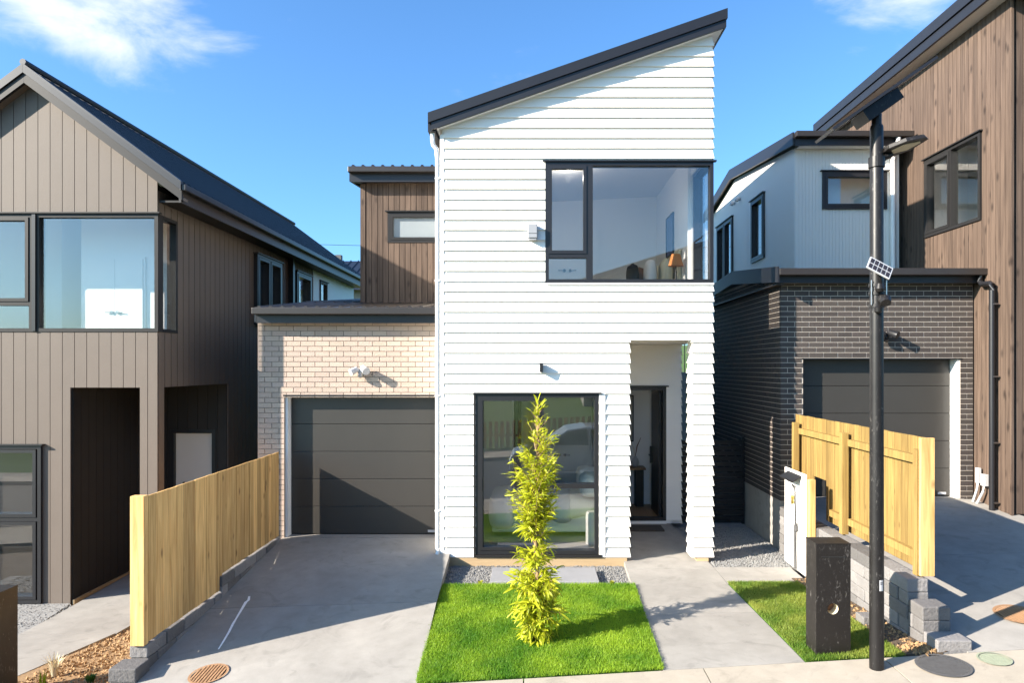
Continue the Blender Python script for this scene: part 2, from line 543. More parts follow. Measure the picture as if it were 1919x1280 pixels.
def clip(poly, a, b, c):
    """keep a*u + b*z <= c"""
    out = []
    for i in range(len(poly)):
        p, q = poly[i], poly[(i + 1) % len(poly)]
        fp = a * p[0] + b * p[1] - c; fq = a * q[0] + b * q[1] - c
        if fp <= 1e-9: out.append(p)
        if (fp < -1e-9 and fq > 1e-9) or (fp > 1e-9 and fq < -1e-9):
            t = fp / (fp - fq)
            out.append((p[0] + t * (q[0] - p[0]), p[1] + t * (q[1] - p[1])))
    return out

def gaps(lo, hi, cuts):
    segs = [(lo, hi)]
    for a, b in cuts:
        ns = []
        for s, e in segs:
            if b <= s or a >= e: ns.append((s, e)); continue
            if a > s: ns.append((s, a))
            if b < e: ns.append((b, e))
        segs = ns
    return [(s, e) for s, e in segs if e - s > .004]

def core(mb, W, u0, u1, z0, z1, ops, d0, d1):
    us = sorted({u0, u1} | {x for o in ops for x in o[:2] if u0 < x < u1})
    for a, b in zip(us[:-1], us[1:]):
        cuts = [(o[2], o[3]) for o in ops if o[0] < (a + b) / 2 < o[1]]
        for s, e in gaps(z0, z1, cuts):
            W.box(mb, a, b, s, e, d0, d1)
    return mb

def vboards(W, u0, u1, pitch, z0, z1, ops, mat, parent, name='board', clips=(), gap=.007, th=.018, phase=None, d0=0):
    edges = [u0]
    x = u0 + (pitch if phase is None else phase)
    while x < u1 - .01:
        edges.append(x); x += pitch
    edges.append(u1)
    made = []
    for a, b in zip(edges[:-1], edges[1:]):
        a, b = a + gap / 2, b - gap / 2
        if b - a < .01: continue
        us = sorted({a, b} | {x for o in ops for x in o[:2] if a + .004 < x < b - .004})
        strips = []
        for s, e in zip(us[:-1], us[1:]):
            cuts = [(o[2], o[3]) for o in ops if o[0] < (s + e) / 2 < o[1]]
            strips.append([(s, e, lo, hi) for lo, hi in gaps(z0, z1, cuts)])
        groups = [[r] for r in strips[0]] if len(strips) == 1 else [[r for st in strips for r in st]]
        for g in groups:
            mb = MB()
            for s, e, lo, hi in g:
                p = [(s, lo), (e, lo), (e, hi), (s, hi)]
                for c in clips: p = clip(p, *c) if len(p) > 2 else []
                if len(p) > 2: W.poly(mb, p, d0, d0 + th)
            if mb.v: made.append(mb.build(name, mat, parent))
    return made

def hboards(W, u0, u1, z0, z1, pitch, ops, mat, parent, name='weatherboard', clips=(), mitre=(False, False), dlo=.037, dhi=.010, d0=0):
    """bevelled weatherboards, thick at the foot; ops: (u0,u1,z0,z1,mitred)"""
    k = 0
    while z0 + k * pitch < z1 - .01:
        za, zb = z0 + k * pitch, min(z0 + (k + 1) * pitch, z1); k += 1
        dz = lambda z: d0 + dlo + (dhi - dlo) * (z - za) / pitch
        zs = sorted({za, zb} | {x for o in ops for x in o[2:4] if za + .003 < x < zb - .003})
        bands = []
        for lo, hi in zip(zs[:-1], zs[1:]):
            cuts = [o for o in ops if o[2] < (lo + hi) / 2 < o[3]]
            row = []
            for s, e in gaps(u0, u1, [(o[0], o[1]) for o in cuts]):
                ml = mitre[0] if s == u0 else any(o[1] == s and o[4] for o in cuts)
                mr = mitre[1] if e == u1 else any(o[0] == e and o[4] for o in cuts)
                row.append((s, e, lo, hi, ml, mr))
            bands.append(row)
        groups = [[r] for r in bands[0]] if len(bands) == 1 else [[r for st in bands for r in st]]
        for g in groups:
            mb = MB()
            for s, e, lo, hi, ml, mr in g:
                p = [(s, lo), (e, lo), (e, hi), (s, hi)]
                for c in clips: p = clip(p, *c) if len(p) > 2 else []
                if len(p) < 3: continue
                fr = []; bk = []
                for u, z in p:
                    d = dz(z); uu = u
                    if ml and abs(u - s) < 1e-6: uu -= d
                    if mr and abs(u - e) < 1e-6: uu += d
                    fr.append(W.P(uu, z, d)); bk.append(W.P(u, z, d0 - .001))
                mb.prism(fr, bk)
            if mb.v: mb.build(name, mat, parent)

def bricks(W, u0, u1, z0, z1, ops, mat, parent, stuff=False, L=.24, H=.086, j=.010, deep=.03):
    mb = MB(); k = 0; n = 0
    while z0 + k * H < z1 - .02:
        za = z0 + k * H + j / 2; zb = min(z0 + (k + 1) * H, z1) - j / 2
        x = u0 - (L / 2 if k % 2 else 0)
        while x < u1:
            s0, e0 = max(x, u0) + j / 2, min(x + L, u1) - j / 2
            x += L
            if e0 - s0 < .02: continue
            cuts = [(o[0] - j / 2, o[1] + j / 2) for o in ops if o[2] < (za + zb) / 2 < o[3]]
            for s, e in gaps(s0, e0, cuts):
                if e - s < .015: continue
                n += 1
                if stuff: W.box(mb, s, e, za, zb, -deep, 0)
                else:
                    c = W.P((s + e) / 2, (za + zb) / 2, -deep / 2)
                    if W.u[0]: sz = (round(e - s, 3), deep, zb - za)
                    else: sz = (deep, round(e - s, 3), zb - za)
                    piece('brick', sz, mat, parent, c)
        k += 1
    if stuff:
        o = mb.build('brickwork', mat, parent); o['kind'] = 'stuff'
    return n

def ring(mb, W, u0, u1, z0, z1, w, d0, d1):
    W.box(mb, u0, u1, z1 - w, z1, d0, d1); W.box(mb, u0, u1, z0, z0 + w, d0, d1)
    W.box(mb, u0, u0 + w, z0 + w, z1 - w, d0, d1); W.box(mb, u1 - w, u1, z0 + w, z1 - w, d0, d1)
    return mb

def window(W, u0, u1, z0, z1, parent, panes, fmat='charcoal', gmat='glass', fw=.055, d0=-.09, d1=.03, bars=(), head=True, name='window'):
    """panes: (u0,u1,z0,z1,sash?) inside the frame; bars: (u0,u1,z0,z1) mullions and transoms"""
    mb = ring(MB(), W, u0, u1, z0, z1, fw, d0, d1)
    for b in bars: W.box(mb, *b, d0 + .004, d1 - .004)
    f = mb.build(name, fmat, parent)
    for a, b, c, d, sash in panes:
        i = 0
        if sash:
            ring(MB(), W, a + .004, b - .004, c + .004, d - .004, .05, -.045, d1 + .008).build('sash', fmat, f)
            i = .052
        W.box(MB(), a + i, b - i, c + i, d - i, -.03, -.024).build('pane', gmat, f)
    if head:
        W.box(MB(), u0 - .04, u1 + .04, z1 + .002, z1 + .022, -.01, d1 + .035).build('head_flashing', fmat, f)
    return f

def slab(name, quad, zf, mat, parent=None, nx=6, ny=8, th=.12, off=0, kind='structure'):
    """quad: corners (x,y) near-left, near-right, far-right, far-left"""
    c = [Vector((*q, 0)) for q in quad]
    top = []; mb = MB()
    for j in range(ny + 1):
        for i in range(nx + 1):
            s, t = i / nx, j / ny
            p = (c[0] * (1 - s) + c[1] * s) * (1 - t) + (c[3] * (1 - s) + c[2] * s) * t
            top.append((p.x, p.y, zf(p.x, p.y) + off))
    n = nx + 1
    fs = [(j * n + i, j * n + i + 1, (j + 1) * n + i + 1, (j + 1) * n + i) for j in range(ny) for i in range(nx)]
    edge = list(range(nx)) + [j * n + nx for j in range(ny)] + [ny * n + i for i in range(nx, 0, -1)] + [j * n for j in range(ny, 0, -1)]
    b = len(top); vs = top + [(x, y, z - th) for x, y, z in (top[e] for e in edge)]
    m = len(edge)
    fs += [(edge[k], b + k, b + (k + 1) % m, edge[(k + 1) % m]) for k in range(m)]
    mb.add(vs, fs)
    o = mb.build(name, mat, parent)
    if kind and parent is None: o['kind'] = kind
    return o

# ------------------------------------------------------------------ ground
def clampf(x, a, b): return max(a, min(b, x))
def z_street(x): return -.26 + .058 * clampf(x, -16, 16)
def lot_z(x): return -.84 if x < -4.33 else (-.20 if x < 4.14 else .47)
def z_soil(x, y):
    t = clampf((y - 6.85) / 2.85, 0, 1)
    return z_street(x) * (1 - t) + lot_z(x) * t
def z_walk(x, y): return z_street(x) - .02 * (6.85 - y)
def z_drive(x, y): return z_street(x) * clampf((11.43 - y) / 4.58, 0, 1)
def z_drive_r(x, y):
    t = clampf((y - 6.85) / 4.58, 0, 1)
    return z_street(x) * (1 - t) + .65 * t
def z_path(x, y):
    t = clampf((y - 6.85) / 2.85, 0, 1)
    return z_street(x) * (1 - t) + (-.205 + .026 * clampf(y - 9.7, 0, 4)) * t
def z_path_l(x, y):
    t = clampf((y - 6.85) / 2.85, 0, 1)
    return z_street(x) * (1 - t) + -.80 * t

def z_ground(x, y):
    if y > 6.85:
        if y > 60: return -2.5
        return z_soil(x, y) - .17
    if y > 4.9: return z_street(x) - .2
    if y > -3.2: return z_street(x) - .36
    return z_street(x) - .3
gx = [-600, -120, -40, -16, -12, -9, -7, -5.6, -4.335, -4.325, -3, -1.3, 0, 1.4, 2.75, 3.6, 4.135, 4.145, 5.5, 7.4, 9, 12, 16, 40, 120, 600]
gy = [-600, -120, -40, -15, -8, -3.2, -3.19, 0, 4.89, 4.91, 6.84, 6.86, 7.5, 8.2, 9, 9.7, 11.4, 14, 20, 40, 60, 61, 120, 600]
vs = [(x, y, z_ground(x, y)) for y in gy for x in gx]
nx_ = len(gx)
fs = [(j * nx_ + i, j * nx_ + i + 1, (j + 1) * nx_ + i + 1, (j + 1) * nx_ + i) for j in range(len(gy) - 1) for i in range(nx_ - 1)]
tag(MB().add(vs, fs).build('ground', 'soil'), kind='structure')

# street in front of the lots: carriageway, kerb, footpath of separate slabs
slab('road', [(-60, -3.0), (60, -3.0), (60, 4.72), (-60, 4.72)], lambda x, y: z_street(x) - .17, 'asphalt', nx=40, ny=4, th=.1)
slab('kerb', [(-40, 4.74), (40, 4.74), (40, 4.9), (-40, 4.9)], lambda x, y: z_street(x) - .045, 'concrete_walk', nx=40, ny=1, th=.2)
fp = tag(bpy.data.objects.new('footpath', None), kind='structure'); COL.objects.link(fp); attach(fp, None, (0, 5.9, -.26))
fx = -14.5
while fx < 14:
    slab('paving_slab', [(fx + .006, 4.91), (fx + 1.794, 4.91), (fx + 1.794, 6.84), (fx + .006, 6.84)], z_walk, 'concrete_walk', fp, 4, 4, .1)
    fx += 1.8

# driveway, laid in two pours with a joint between
dw = tag(bpy.data.objects.new('driveway', None), kind='structure'); COL.objects.link(dw); attach(dw, None, (-2.7, 9, -.2))
slab('concrete_pour', [(-4.34, 6.85), (-1.17, 6.85), (-1.26, 8.86), (-4.2, 8.86)], z_drive, 'concrete', dw, 8, 8)
slab('concrete_pour', [(-4.2, 8.868), (-1.26, 8.868), (-1.33, 11.42), (-4.2, 11.42)], z_drive, 'concrete', dw, 8, 8)
slab('garage_sill', [(-4.17, 11.424), (-1.45, 11.424), (-1.45, 11.70), (-4.17, 11.70)], lambda x, y: .004, 'concrete', dw, 2, 2)
# sliver of sunlight on the driveway, painted as a pale strip
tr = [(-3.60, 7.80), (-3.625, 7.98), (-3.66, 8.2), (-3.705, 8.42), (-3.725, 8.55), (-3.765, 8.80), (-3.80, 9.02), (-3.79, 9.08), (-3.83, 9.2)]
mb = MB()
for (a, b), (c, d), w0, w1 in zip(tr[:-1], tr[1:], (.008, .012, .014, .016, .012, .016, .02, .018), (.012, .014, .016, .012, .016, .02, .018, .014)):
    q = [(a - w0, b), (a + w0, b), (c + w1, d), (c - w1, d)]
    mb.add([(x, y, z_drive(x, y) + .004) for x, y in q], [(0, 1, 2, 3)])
tag(mb.build('painted_sunlight', 'sun_strip_paint'), 'thin painted strip of sunlight on shaded driveway beside pine fence', 'painted sunlight')

# front path with a branch to the side gate
pt = tag(bpy.data.objects.new('garden_path', None), kind='structure'); COL.objects.link(pt); attach(pt, None, (2, 9, -.18))
slab('concrete_pour', [(1.30, 6.85), (2.72, 6.85), (2.73, 8.4), (1.36, 8.4)], z_path, 'concrete', pt, 4, 6)
slab('concrete_pour', [(1.362, 8.408), (2.73, 8.408), (2.74, 10.3), (1.40, 10.3)], z_path, 'concrete', pt, 4, 6)
slab('concrete_pour', [(1.40, 10.308), (2.74, 10.308), (2.60, 12.95), (1.49, 12.95)], z_path, 'concrete', pt, 4, 6)
slab('concrete_pour', [(2.748, 9.66), (3.90, 9.66), (3.90, 10.38), (2.748, 10.38)], z_path, 'concrete', pt, 4, 4)

# neighbour's driveway on the higher lot and path on the lower lot
dr = tag(bpy.data.objects.new('upper_driveway', None), kind='structure'); COL.objects.link(dr); attach(dr, None, (6, 9, .3))
slab('concrete_pour', [(4.36, 6.85), (8.6, 6.85), (7.9, 9.1), (4.30, 9.1)], z_drive_r, 'concrete', dr, 8, 8)
slab('concrete_pour', [(4.30, 9.108), (7.9, 9.108), (7.34, 11.42), (4.30, 11.42)], z_drive_r, 'concrete', dr, 8, 8)
slab('garage_sill', [(4.46, 11.424), (7.2, 11.424), (7.2, 11.70), (4.46, 11.70)], lambda x, y: .654, 'concrete', dr, 2, 2)
pl = tag(bpy.data.objects.new('lower_path', None), kind='structure'); COL.objects.link(pl); attach(pl, None, (-6.3, 9, -.7))
slab('concrete_pour', [(-7.25, 6.85), (-6.0, 6.85), (-5.70, 9.3), (-7.0, 9.3)], z_path_l, 'concrete', pl, 4, 6)
slab('concrete_pour', [(-7.0, 9.308), (-5.68, 9.308), (-5.68, 13.08), (-7.2, 13.08)], z_path_l, 'concrete', pl, 4, 6)

# lawns: turf ground and blades
def lawn(quad, mat, n, name, label, hmin=.022, hmax=.045):
    slab('lawn', quad, z_soil, 'grass_base', None, 10, 12, .1, off=.012)
    c = [np.array(q) for q in quad]
    s = RNG.random(n) * 1.024 - .012; t = RNG.random(n) * 1.018 - .009
    p = ((c[0][None] * (1 - s)[:, None] + c[1][None] * s[:, None]) * (1 - t)[:, None] + (c[3][None] * (1 - s)[:, None] + c[2][None] * s[:, None]) * t[:, None])
    z = np.array([z_soil(x, y) for x, y in p]) + .008
    a = RNG.random(n) * 2 * np.pi; h = hmin + (hmax - hmin) * RNG.random(n)
    w = .0022 + .0022 * RNG.random(n)
    lean = .03 * RNG.random(n); la = RNG.random(n) * 2 * np.pi
    v = np.empty((n, 3, 3))
    v[:, 0] = np.stack([p[:, 0] - w * np.cos(a), p[:, 1] - w * np.sin(a), z], 1)
    v[:, 1] = np.stack([p[:, 0] + w * np.cos(a), p[:, 1] + w * np.sin(a), z], 1)
    v[:, 2] = np.stack([p[:, 0] + lean * np.cos(la), p[:, 1] + lean * np.sin(la), z + h], 1)
    ctr = np.array([v[:, :, 0].mean(), v[:, :, 1].mean(), v[:, :, 2].min()])
    me = bpy.data.meshes.new(name)
    me.vertices.add(3 * n); me.vertices.foreach_set('co', (v.reshape(-1, 3) - ctr).ravel())
    me.loops.add(3 * n); me.loops.foreach_set('vertex_index', np.arange(3 * n))
    me.polygons.add(n); me.polygons.foreach_set('loop_start', np.arange(n) * 3)
    me.update(calc_edges=True)
    me.materials.append(M[mat])
    o = bpy.data.objects.new(name, me); COL.objects.link(o); attach(o, None, ctr)
    tag(o, label, 'grass', kind='stuff')
lawn([(-1.16, 6.87), (1.28, 6.87), (1.385, 9.56), (-1.265, 9.56)], 'grass', 130000, 'grass', 'bright green mown lawn between driveway and front path')
lawn([(2.735, 6.87), (3.72, 6.87), (3.72, 9.64), (2.752, 9.64)], 'grass_dry', 45000, 'grass', 'narrow patchy lawn strip around black letterbox')

# gravel: loose stones over a bed
def stones(name, label, area, n, r0, r1, zf, mat, cat, flat=.7):
    mb_v = []; mb_f = []
    base = np.array([(1, 0, 0), (-1, 0, 0), (0, 1, 0), (0, -1, 0), (0, 0, 1), (0, 0, -1)], float)
    fc = [(0, 2, 4), (2, 1, 4), (1, 3, 4), (3, 0, 4), (2, 0, 5), (1, 2, 5), (3, 1, 5), (0, 3, 5)]
    for i in range(n):
        x, y = area()
        r = r0 + (r1 - r0) * random.random()
        q = Euler((random.random() * 6, random.random() * 6, random.random() * 6)).to_matrix()
        sc_ = (1, .6 + .4 * random.random(), flat * (.6 + .5 * random.random()))
        z = zf(x, y)
        b = len(mb_v)
        for p in base:
            v = q @ Vector((p[0] * sc_[0] * r, p[1] * sc_[1] * r, p[2] * sc_[2] * r))
            mb_v.append((x + v.x, y + v.y, z + v.z + r * .35))
        mb_f += [tuple(b + k for k in f) for f in fc]
    mb = MB(); mb.v = mb_v; mb.f = mb_f
    return tag(mb.build(name, mat), label, cat, kind='stuff')
def rect(x0, x1, y0, y1): return lambda: (random.uniform(x0, x1), random.uniform(y0, y1))
slab('gravel_bed', [(-1.30, 9.57), (1.385, 9.57), (1.40, 10.74), (-1.34, 10.74)], lambda x, y: -.262, 'gravel', None, 3, 3, .08)
stones('gravel', 'grey gravel strip below the ground floor window', rect(-1.29, 1.37, 9.58, 10.70), 5200, .009, .02, lambda x, y: -.262, 'gravel', 'gravel')
slab('gravel_bed', [(2.75, 10.39), (4.1, 10.39), (4.1, 13.4), (2.62, 13.4)], z_soil, 'gravel', None, 3, 3, .08, off=.0)
stones('gravel', 'grey gravel in the side passage by dark brick wall', rect(2.77, 4.08, 10.4, 13.0), 5200, .009, .02, z_soil, 'gravel', 'gravel')
slab('gravel_bed', [(-9.2, 9.35), (-7.02, 9.35), (-7.22, 10.64), (-9.2, 10.64)], z_soil, 'gravel', None, 3, 3, .08, off=.01)
stones('gravel', 'grey gravel strip under the taupe house window', rect(-9, -7.05, 9.4, 10.6), 2500, .009, .02, z_soil, 'gravel', 'gravel')
# mulch beds
slab('mulch_bed', [(-5.99, 6.87), (-4.40, 6.87), (-4.36, 10.4), (-5.66, 10.4)], z_soil, 'mulch', None, 8, 10, .08, off=.01)
stones('mulch', 'coarse bark mulch between lower path and pine fence', rect(-5.72, -4.42, 6.9, 10.3), 3600, .012, .034, z_soil, 'mulch', 'mulch', .35)
slab('mulch_bed', [(3.725, 6.87), (4.12, 6.87), (4.04, 9.86), (3.725, 9.86)], z_soil, 'soil', None, 3, 8, .08, off=.01)
stones('mulch', 'bark scraps and dead leaves at foot of stone retaining wall', rect(3.74, 4.03, 6.9, 9.8), 700, .01, .032, z_soil, 'mulch', 'mulch', .35)
stones('dry_leaves', 'heap of dry brown leaves beside the light pole', lambda: (random.gauss(3.98, .09), random.gauss(7.0, .07)), 260, .02, .04, z_soil, 'mulch', 'leaves', .2)
# stepping slabs below the window
for x0, x1 in ((-.62, .14), (.17, .93)):
    tag(MB().box(x0, x1, 9.66, 10.34, -.262, -.178).build('stepping_slab', 'paver', bevel=.006), 'flat slate grey paver slab lying on gravel below the sliding window', 'paver', 'paver slabs below the window')

# ------------------------------------------------------------------ white house
WH = thing('white_house', (.6, 12, -.2), 'white weatherboard two storey house with slanting roof and beige brick garage', 'house')
XL, XR = -1.43, 2.785
YF = 10.70
ROOF = lambda x: 6.562 + .349 * (x + 1.5)         # underside of the skillion roof
wf = front(YF)
up_win = (.183, XR, 4.18, 6.07)
lo_win = (-.90, 1.017, -.07, 2.44)
portal = (1.483, 2.50, -.3, 3.285)
mb = MB()
core(mb, wf, XL, XR, -.115, 6.4, [up_win, lo_win, portal], -.15, 0)
wf.poly(mb, [(XL, 6.4), (XR, 6.4), (XR, ROOF(XR)), (XL, ROOF(XL))], -.15, 0)
fwall = mb.build('front_wall', 'white_trim', WH)
hboards(wf, XL + .03, XR, -.115, 8.05, .16, [up_win + (False,), (lo_win[0], lo_win[1], -.12, lo_win[3], False), portal + (True,)], 'white', fwall,
        clips=[(-.349, 1, ROOF(0))], mitre=(False, True))
# right side wall, open under the porch
wr = right(XR)
sops = [(10.70, 11.42, 4.18, 6.07, False), (11.0, 12.98, -.3, 3.285, True)]
mb = core(MB(), wr, 10.85, 19, -.115, ROOF(XR) - .15, [o[:4] for o in sops] + [(10.70, 11.0, -.3, 3.285)], -.15, 0)
rwall = mb.build('side_wall', 'white_trim', WH)
hboards(wr, YF, 19, -.115, 8.0, .16, sops, 'white', rwall, clips=[(0, 1, ROOF(XR))], mitre=(True, False))
# porch pillar
pil = MB().box(2.50, XR, YF, 11.0, -.115, 3.285).build('pillar', 'white_trim', WH)
hboards(left(2.50), YF, 11.0, -.115, 3.285, .16, [], 'white', pil, mitre=(True, True))
hboards(back(11.0), 2.50, XR, -.115, 3.285, .16, [], 'white', pil, mitre=(True, True))
MB().box(2.55, 2.735, 10.68, 10.95, -.32, -.118).build('pillar_foot', 'base_ply', WH)
# porch reveal, back wall, soffit
mb = MB().box(1.333, 1.483, 10.86, 12.98, -.115, 3.285)
pw = mb.build('porch_wall', 'white_trim', WH)
hboards(right(1.483), YF, 12.96, -.115, 3.285, .16, [], 'white', pw, mitre=(True, False))
door_op = (1.55, 2.515, -.2, 2.48)
wb = front(12.98)
pb = core(MB(), wb, 1.483, XR - .155, -.115, 3.285, [door_op], -.12, 0).build('porch_back_wall', 'white_trim', WH)
wb.box(MB(), XR - .15, XR - .005, -.115, 3.28, -.12, 0).build('corner_stud', 'white_trim', pb)
hboards(wb, 1.483, XR - .01, -.05, 3.285, .16, [door_op + (False,)], 'white', pb, mitre=(False, True))
MB().box(1.48, 2.79, 10.74, 12.98, 3.288, 3.34).build('porch_soffit', 'offwhite', WH)
MB().box(1.49, 2.6, 12.956, 13.1, -.3, -.116).build('door_step', 'concrete_base', WH)
# base boxing
MB().box(XL + .02, 1.46, 10.676, 10.84, -.36, -.118).build('base_board', 'base_ply', WH)
# left side wall
wl = left(XL)
mb = core(MB(), wl, 10.85, 19, -.115, ROOF(XL) - .05, [], -.15, 0)
lw = mb.build('side_wall', 'white_trim', WH)
hboards(wl, YF + .02, 13.36, 3.7, 6.7, .16, [], 'white', lw, clips=[(0, 1, ROOF(XL))])
MB().box(XL - .035, XL + .028, YF - .026, YF + .06, -.115, 6.5).build('corner_board', 'white', WH)
mb = MB().box(XL, XR, 19, 19.15, -.2, 6.4); mb.prism([(XL, 19, 6.4), (XR, 19, 6.4), (XR, 19, ROOF(XR)), (XL, 19, ROOF(XL))], [(XL, 19.15, 6.4), (XR, 19.15, 6.4), (XR, 19.15, ROOF(XR)), (XL, 19.15, ROOF(XL))])
mb.build('back_wall', 'white', WH)
# roof
def skillion(x0, x1, y0, y1, lo, hi):
    a = [(x0, y0, ROOF(x0) + lo), (x1, y0, ROOF(x1) + lo), (x1, y0, ROOF(x1) + hi), (x0, y0, ROOF(x0) + hi)]
    return a, [(x, y1, z) for x, y, z in a]
roof = MB().prism(*skillion(-1.52, 2.945, 10.585, 19.4, .025, .235)).build('roof', 'roof_dark', WH)
MB().prism(*skillion(-1.50, 2.94, 10.59, 19.3, 0, .021)).build('soffit', 'white_trim', roof)
MB().prism(*skillion(-1.63, 2.99, 10.515, 10.58, .115, .27)).build('barge_board', 'charcoal', roof)
MB().prism(*skillion(-1.58, 2.975, 10.54, 10.58, -.005, .108)).build('barge_board', 'charcoal', roof)
a = [(x_, 10.59, ROOF(x_) + d_) for x_, d_ in ((2.95, 0), (2.98, 0), (2.98, .26), (2.95, .26))]
MB().prism(a, [(x, 19.4, z) for x, y, z in a]).build('fascia', 'charcoal', roof)
MB().box(-1.64, -1.53, 10.59, 19.4, 6.52, 6.66).build('gutter', 'charcoal', roof)
dp = MB().tube([(-1.58, 10.68, 6.54), (-1.58, 10.68, 6.42), (-1.57, 10.69, 6.34), (-1.52, 10.70, 6.28), (-1.505, 10.70, 6.12), (-1.505, 10.70, 5.0), (-1.505, 10.70, .02), (-1.50, 10.64, -.1)], .036, 12).build('downpipe', 'white_trim', WH)
smooth_angle(dp)
for z in (.6, 2.4, 4.2, 5.8):
    MB().box(-1.545, -1.467, 10.66, 10.75, z, z + .02).build('bracket', 'white_trim', dp)
# upper corner window
x0, x1, z0, z1 = up_win
wmul = .87
upw = window(wf, x0, XR + .028, z0, z1, WH, [(x0 + .05, .83, 4.63, z1 - .055, True), (x0 + .055, .822, z0 + .055, 4.57, False), (.93, XR - .035, z0 + .055, z1 - .055, False)],
             bars=[(.824, .925, z0 + .055, z1 - .055), (x0 + .055, .824, 4.57, 4.636)], d0=-.12)
wr.box(MB(), 11.36, 11.42, z0 + .055, z1 - .055, -.12, .028).build('window_jamb', 'charcoal', upw)
wr.box(MB(), 10.83, 11.42, z1 - .055, z1, -.12, .028).build('window_head', 'charcoal', upw)
wr.box(MB(), 10.83, 11.42, z0, z0 + .055, -.12, .028).build('window_sill', 'charcoal', upw)
wr.box(MB(), 10.79, 11.36, z0 + .055, z1 - .055, -.03, -.024).build('pane', 'glass', upw)
wf.box(MB(), x0 + .02, XR + .03, z0 - .034, z0 - .004, -.02, .045).build('sill_flashing', 'white_trim', upw)
# lower sliding window
x0, x1, z0, z1 = lo_win
low = window(wf, x0, x1, z0, z1, WH, [(x0 + .05, .10, z0 + .06, z1 - .055, True), (.11, x1 - .055, 1.03, z1 - .055, False), (.11, x1 - .055, z0 + .06, .96, False)],
             bars=[(.10, .16, z0 + .06, z1 - .055), (.16, x1 - .055, .96, 1.03)], d0=-.12, d1=.035, fw=.06)
wf.box(MB(), x0 + .045, x0 + .115, z0 + .06, z1 - .06, -.02, .03).build('sliding_stile', 'charcoal', low)
wf.box(MB(), x0 + .06, x0 + .10, .95, 1.12, .032, .055).build('handle', 'charcoal', low)
wf.box(MB(), x0 - .02, x1 + .05, z0 - .045, z0 - .004, -.02, .05).build('sill_flashing', 'frame_grey', low)
wf.box(MB(), x0 - .035, x0 - .006, z0 - .04, z1, -.0, .052).build('side_facing', 'frame_grey', low)
wf.box(MB(), x1 + .006, x1 + .10, z0 - .04, z1, -.0, .040).build('side_facing', 'white', low)
# front door, standing open
fd = ring(MB(), wb, 1.55, 2.515, -.06, 2.48, .06, -.1, .03).build('door_frame', 'charcoal', WH)
wb.box(MB(), 1.52, 2.56, 2.482, 2.505, -.02, .06).build('head_flashing', 'charcoal', fd)
dl = MB().box(2.40, 2.452, 13.10, 13.92, -.03, 2.40).build('front_door', 'charcoal', WH)
dh = MB().box(2.35, 2.40, 13.76, 13.83, .92, 1.26).build('handle_plate', 'wood_dark', dl)
MB().tube([(2.33, 13.79, 1.09), (2.33, 13.66, 1.09)], .012, 8).build('door_handle', 'wood_dark', dl)
wb.box(MB(), 1.56, 2.52, -.115, -.062, -.05, .04).build('threshold', 'white_trim', WH)
tag(MB().box(1.50, 2.38, 12.40, 12.80, -.14, -.105).build('door_mat', 'mat'), 'dark coir mat on the porch before the open front door', 'door mat')
# entry hall
hall = MB()
hall.box(1.333, 1.49, 13.12, 17.6, -.06, 2.6); hall.box(2.47, 2.63, 13.12, 17.6, -.06, 2.6); hall.box(1.333, 2.63, 17.6, 17.7, -.06, 2.6); hall.box(1.33, 2.63, 13.1, 17.7, 2.6, 2.66)
hall.build('hall_wall', 'int_white', WH)
MB().box(1.49, 2.47, 13.10, 17.6, -.1, -.05).build('hall_floor', 'int_floor', WH)
MB().box(1.49, 2.47, 14.50, 14.58, -.05, 2.6).build('hall_partition', 'int_white', WH)
t = thing('console_table', (2.06, 14.3, -.05), 'narrow black console table with timber top inside the front hall', 'table')
MB().box(1.80, 2.33, 14.16, 14.49, .72, .765).build('table_top', 'int_floor', t, bevel=.004)
for xa in (1.83, 2.13): MB().box(xa, xa + .16, 14.2, 14.45, -.05, .72).build('leg', 'wood_dark', t)
v = thing('vase', (2.13, 14.32, .765), 'white round vase with dry feather stems on console table', 'vase')
smooth_angle(MB().lathe((2.13, 14.32, .765), [(.03, 0), (.07, .04), (.085, .10), (.06, .17), (.03, .20), (.035, .22)], 16).build('body', 'plastic_white', v))
MB().tube([(2.13, 14.32, .97), (2.17, 14.32, 1.2), (2.25, 14.32, 1.38)], [.006, .012, .004], 6).build('stem', 'fabric_brown', v)
MB().tube([(2.13, 14.32, .97), (2.10, 14.32, 1.15), (2.03, 14.32, 1.32)], [.005, .006, .003], 6).build('stem', 'fabric_cream', v)
a_ = thing('framed_print', (2.0, 14.49, 1.2), 'dark framed pale print hanging in the front hall', 'picture')
ring(MB(), front(14.495), 1.86, 2.12, 1.28, 2.26, .02, 0, .025).build('frame', 'wood_dark', a_)
MB().box(1.88, 2.10, 14.482, 14.492, 1.30, 2.24).build('print', 'art_pale', a_)
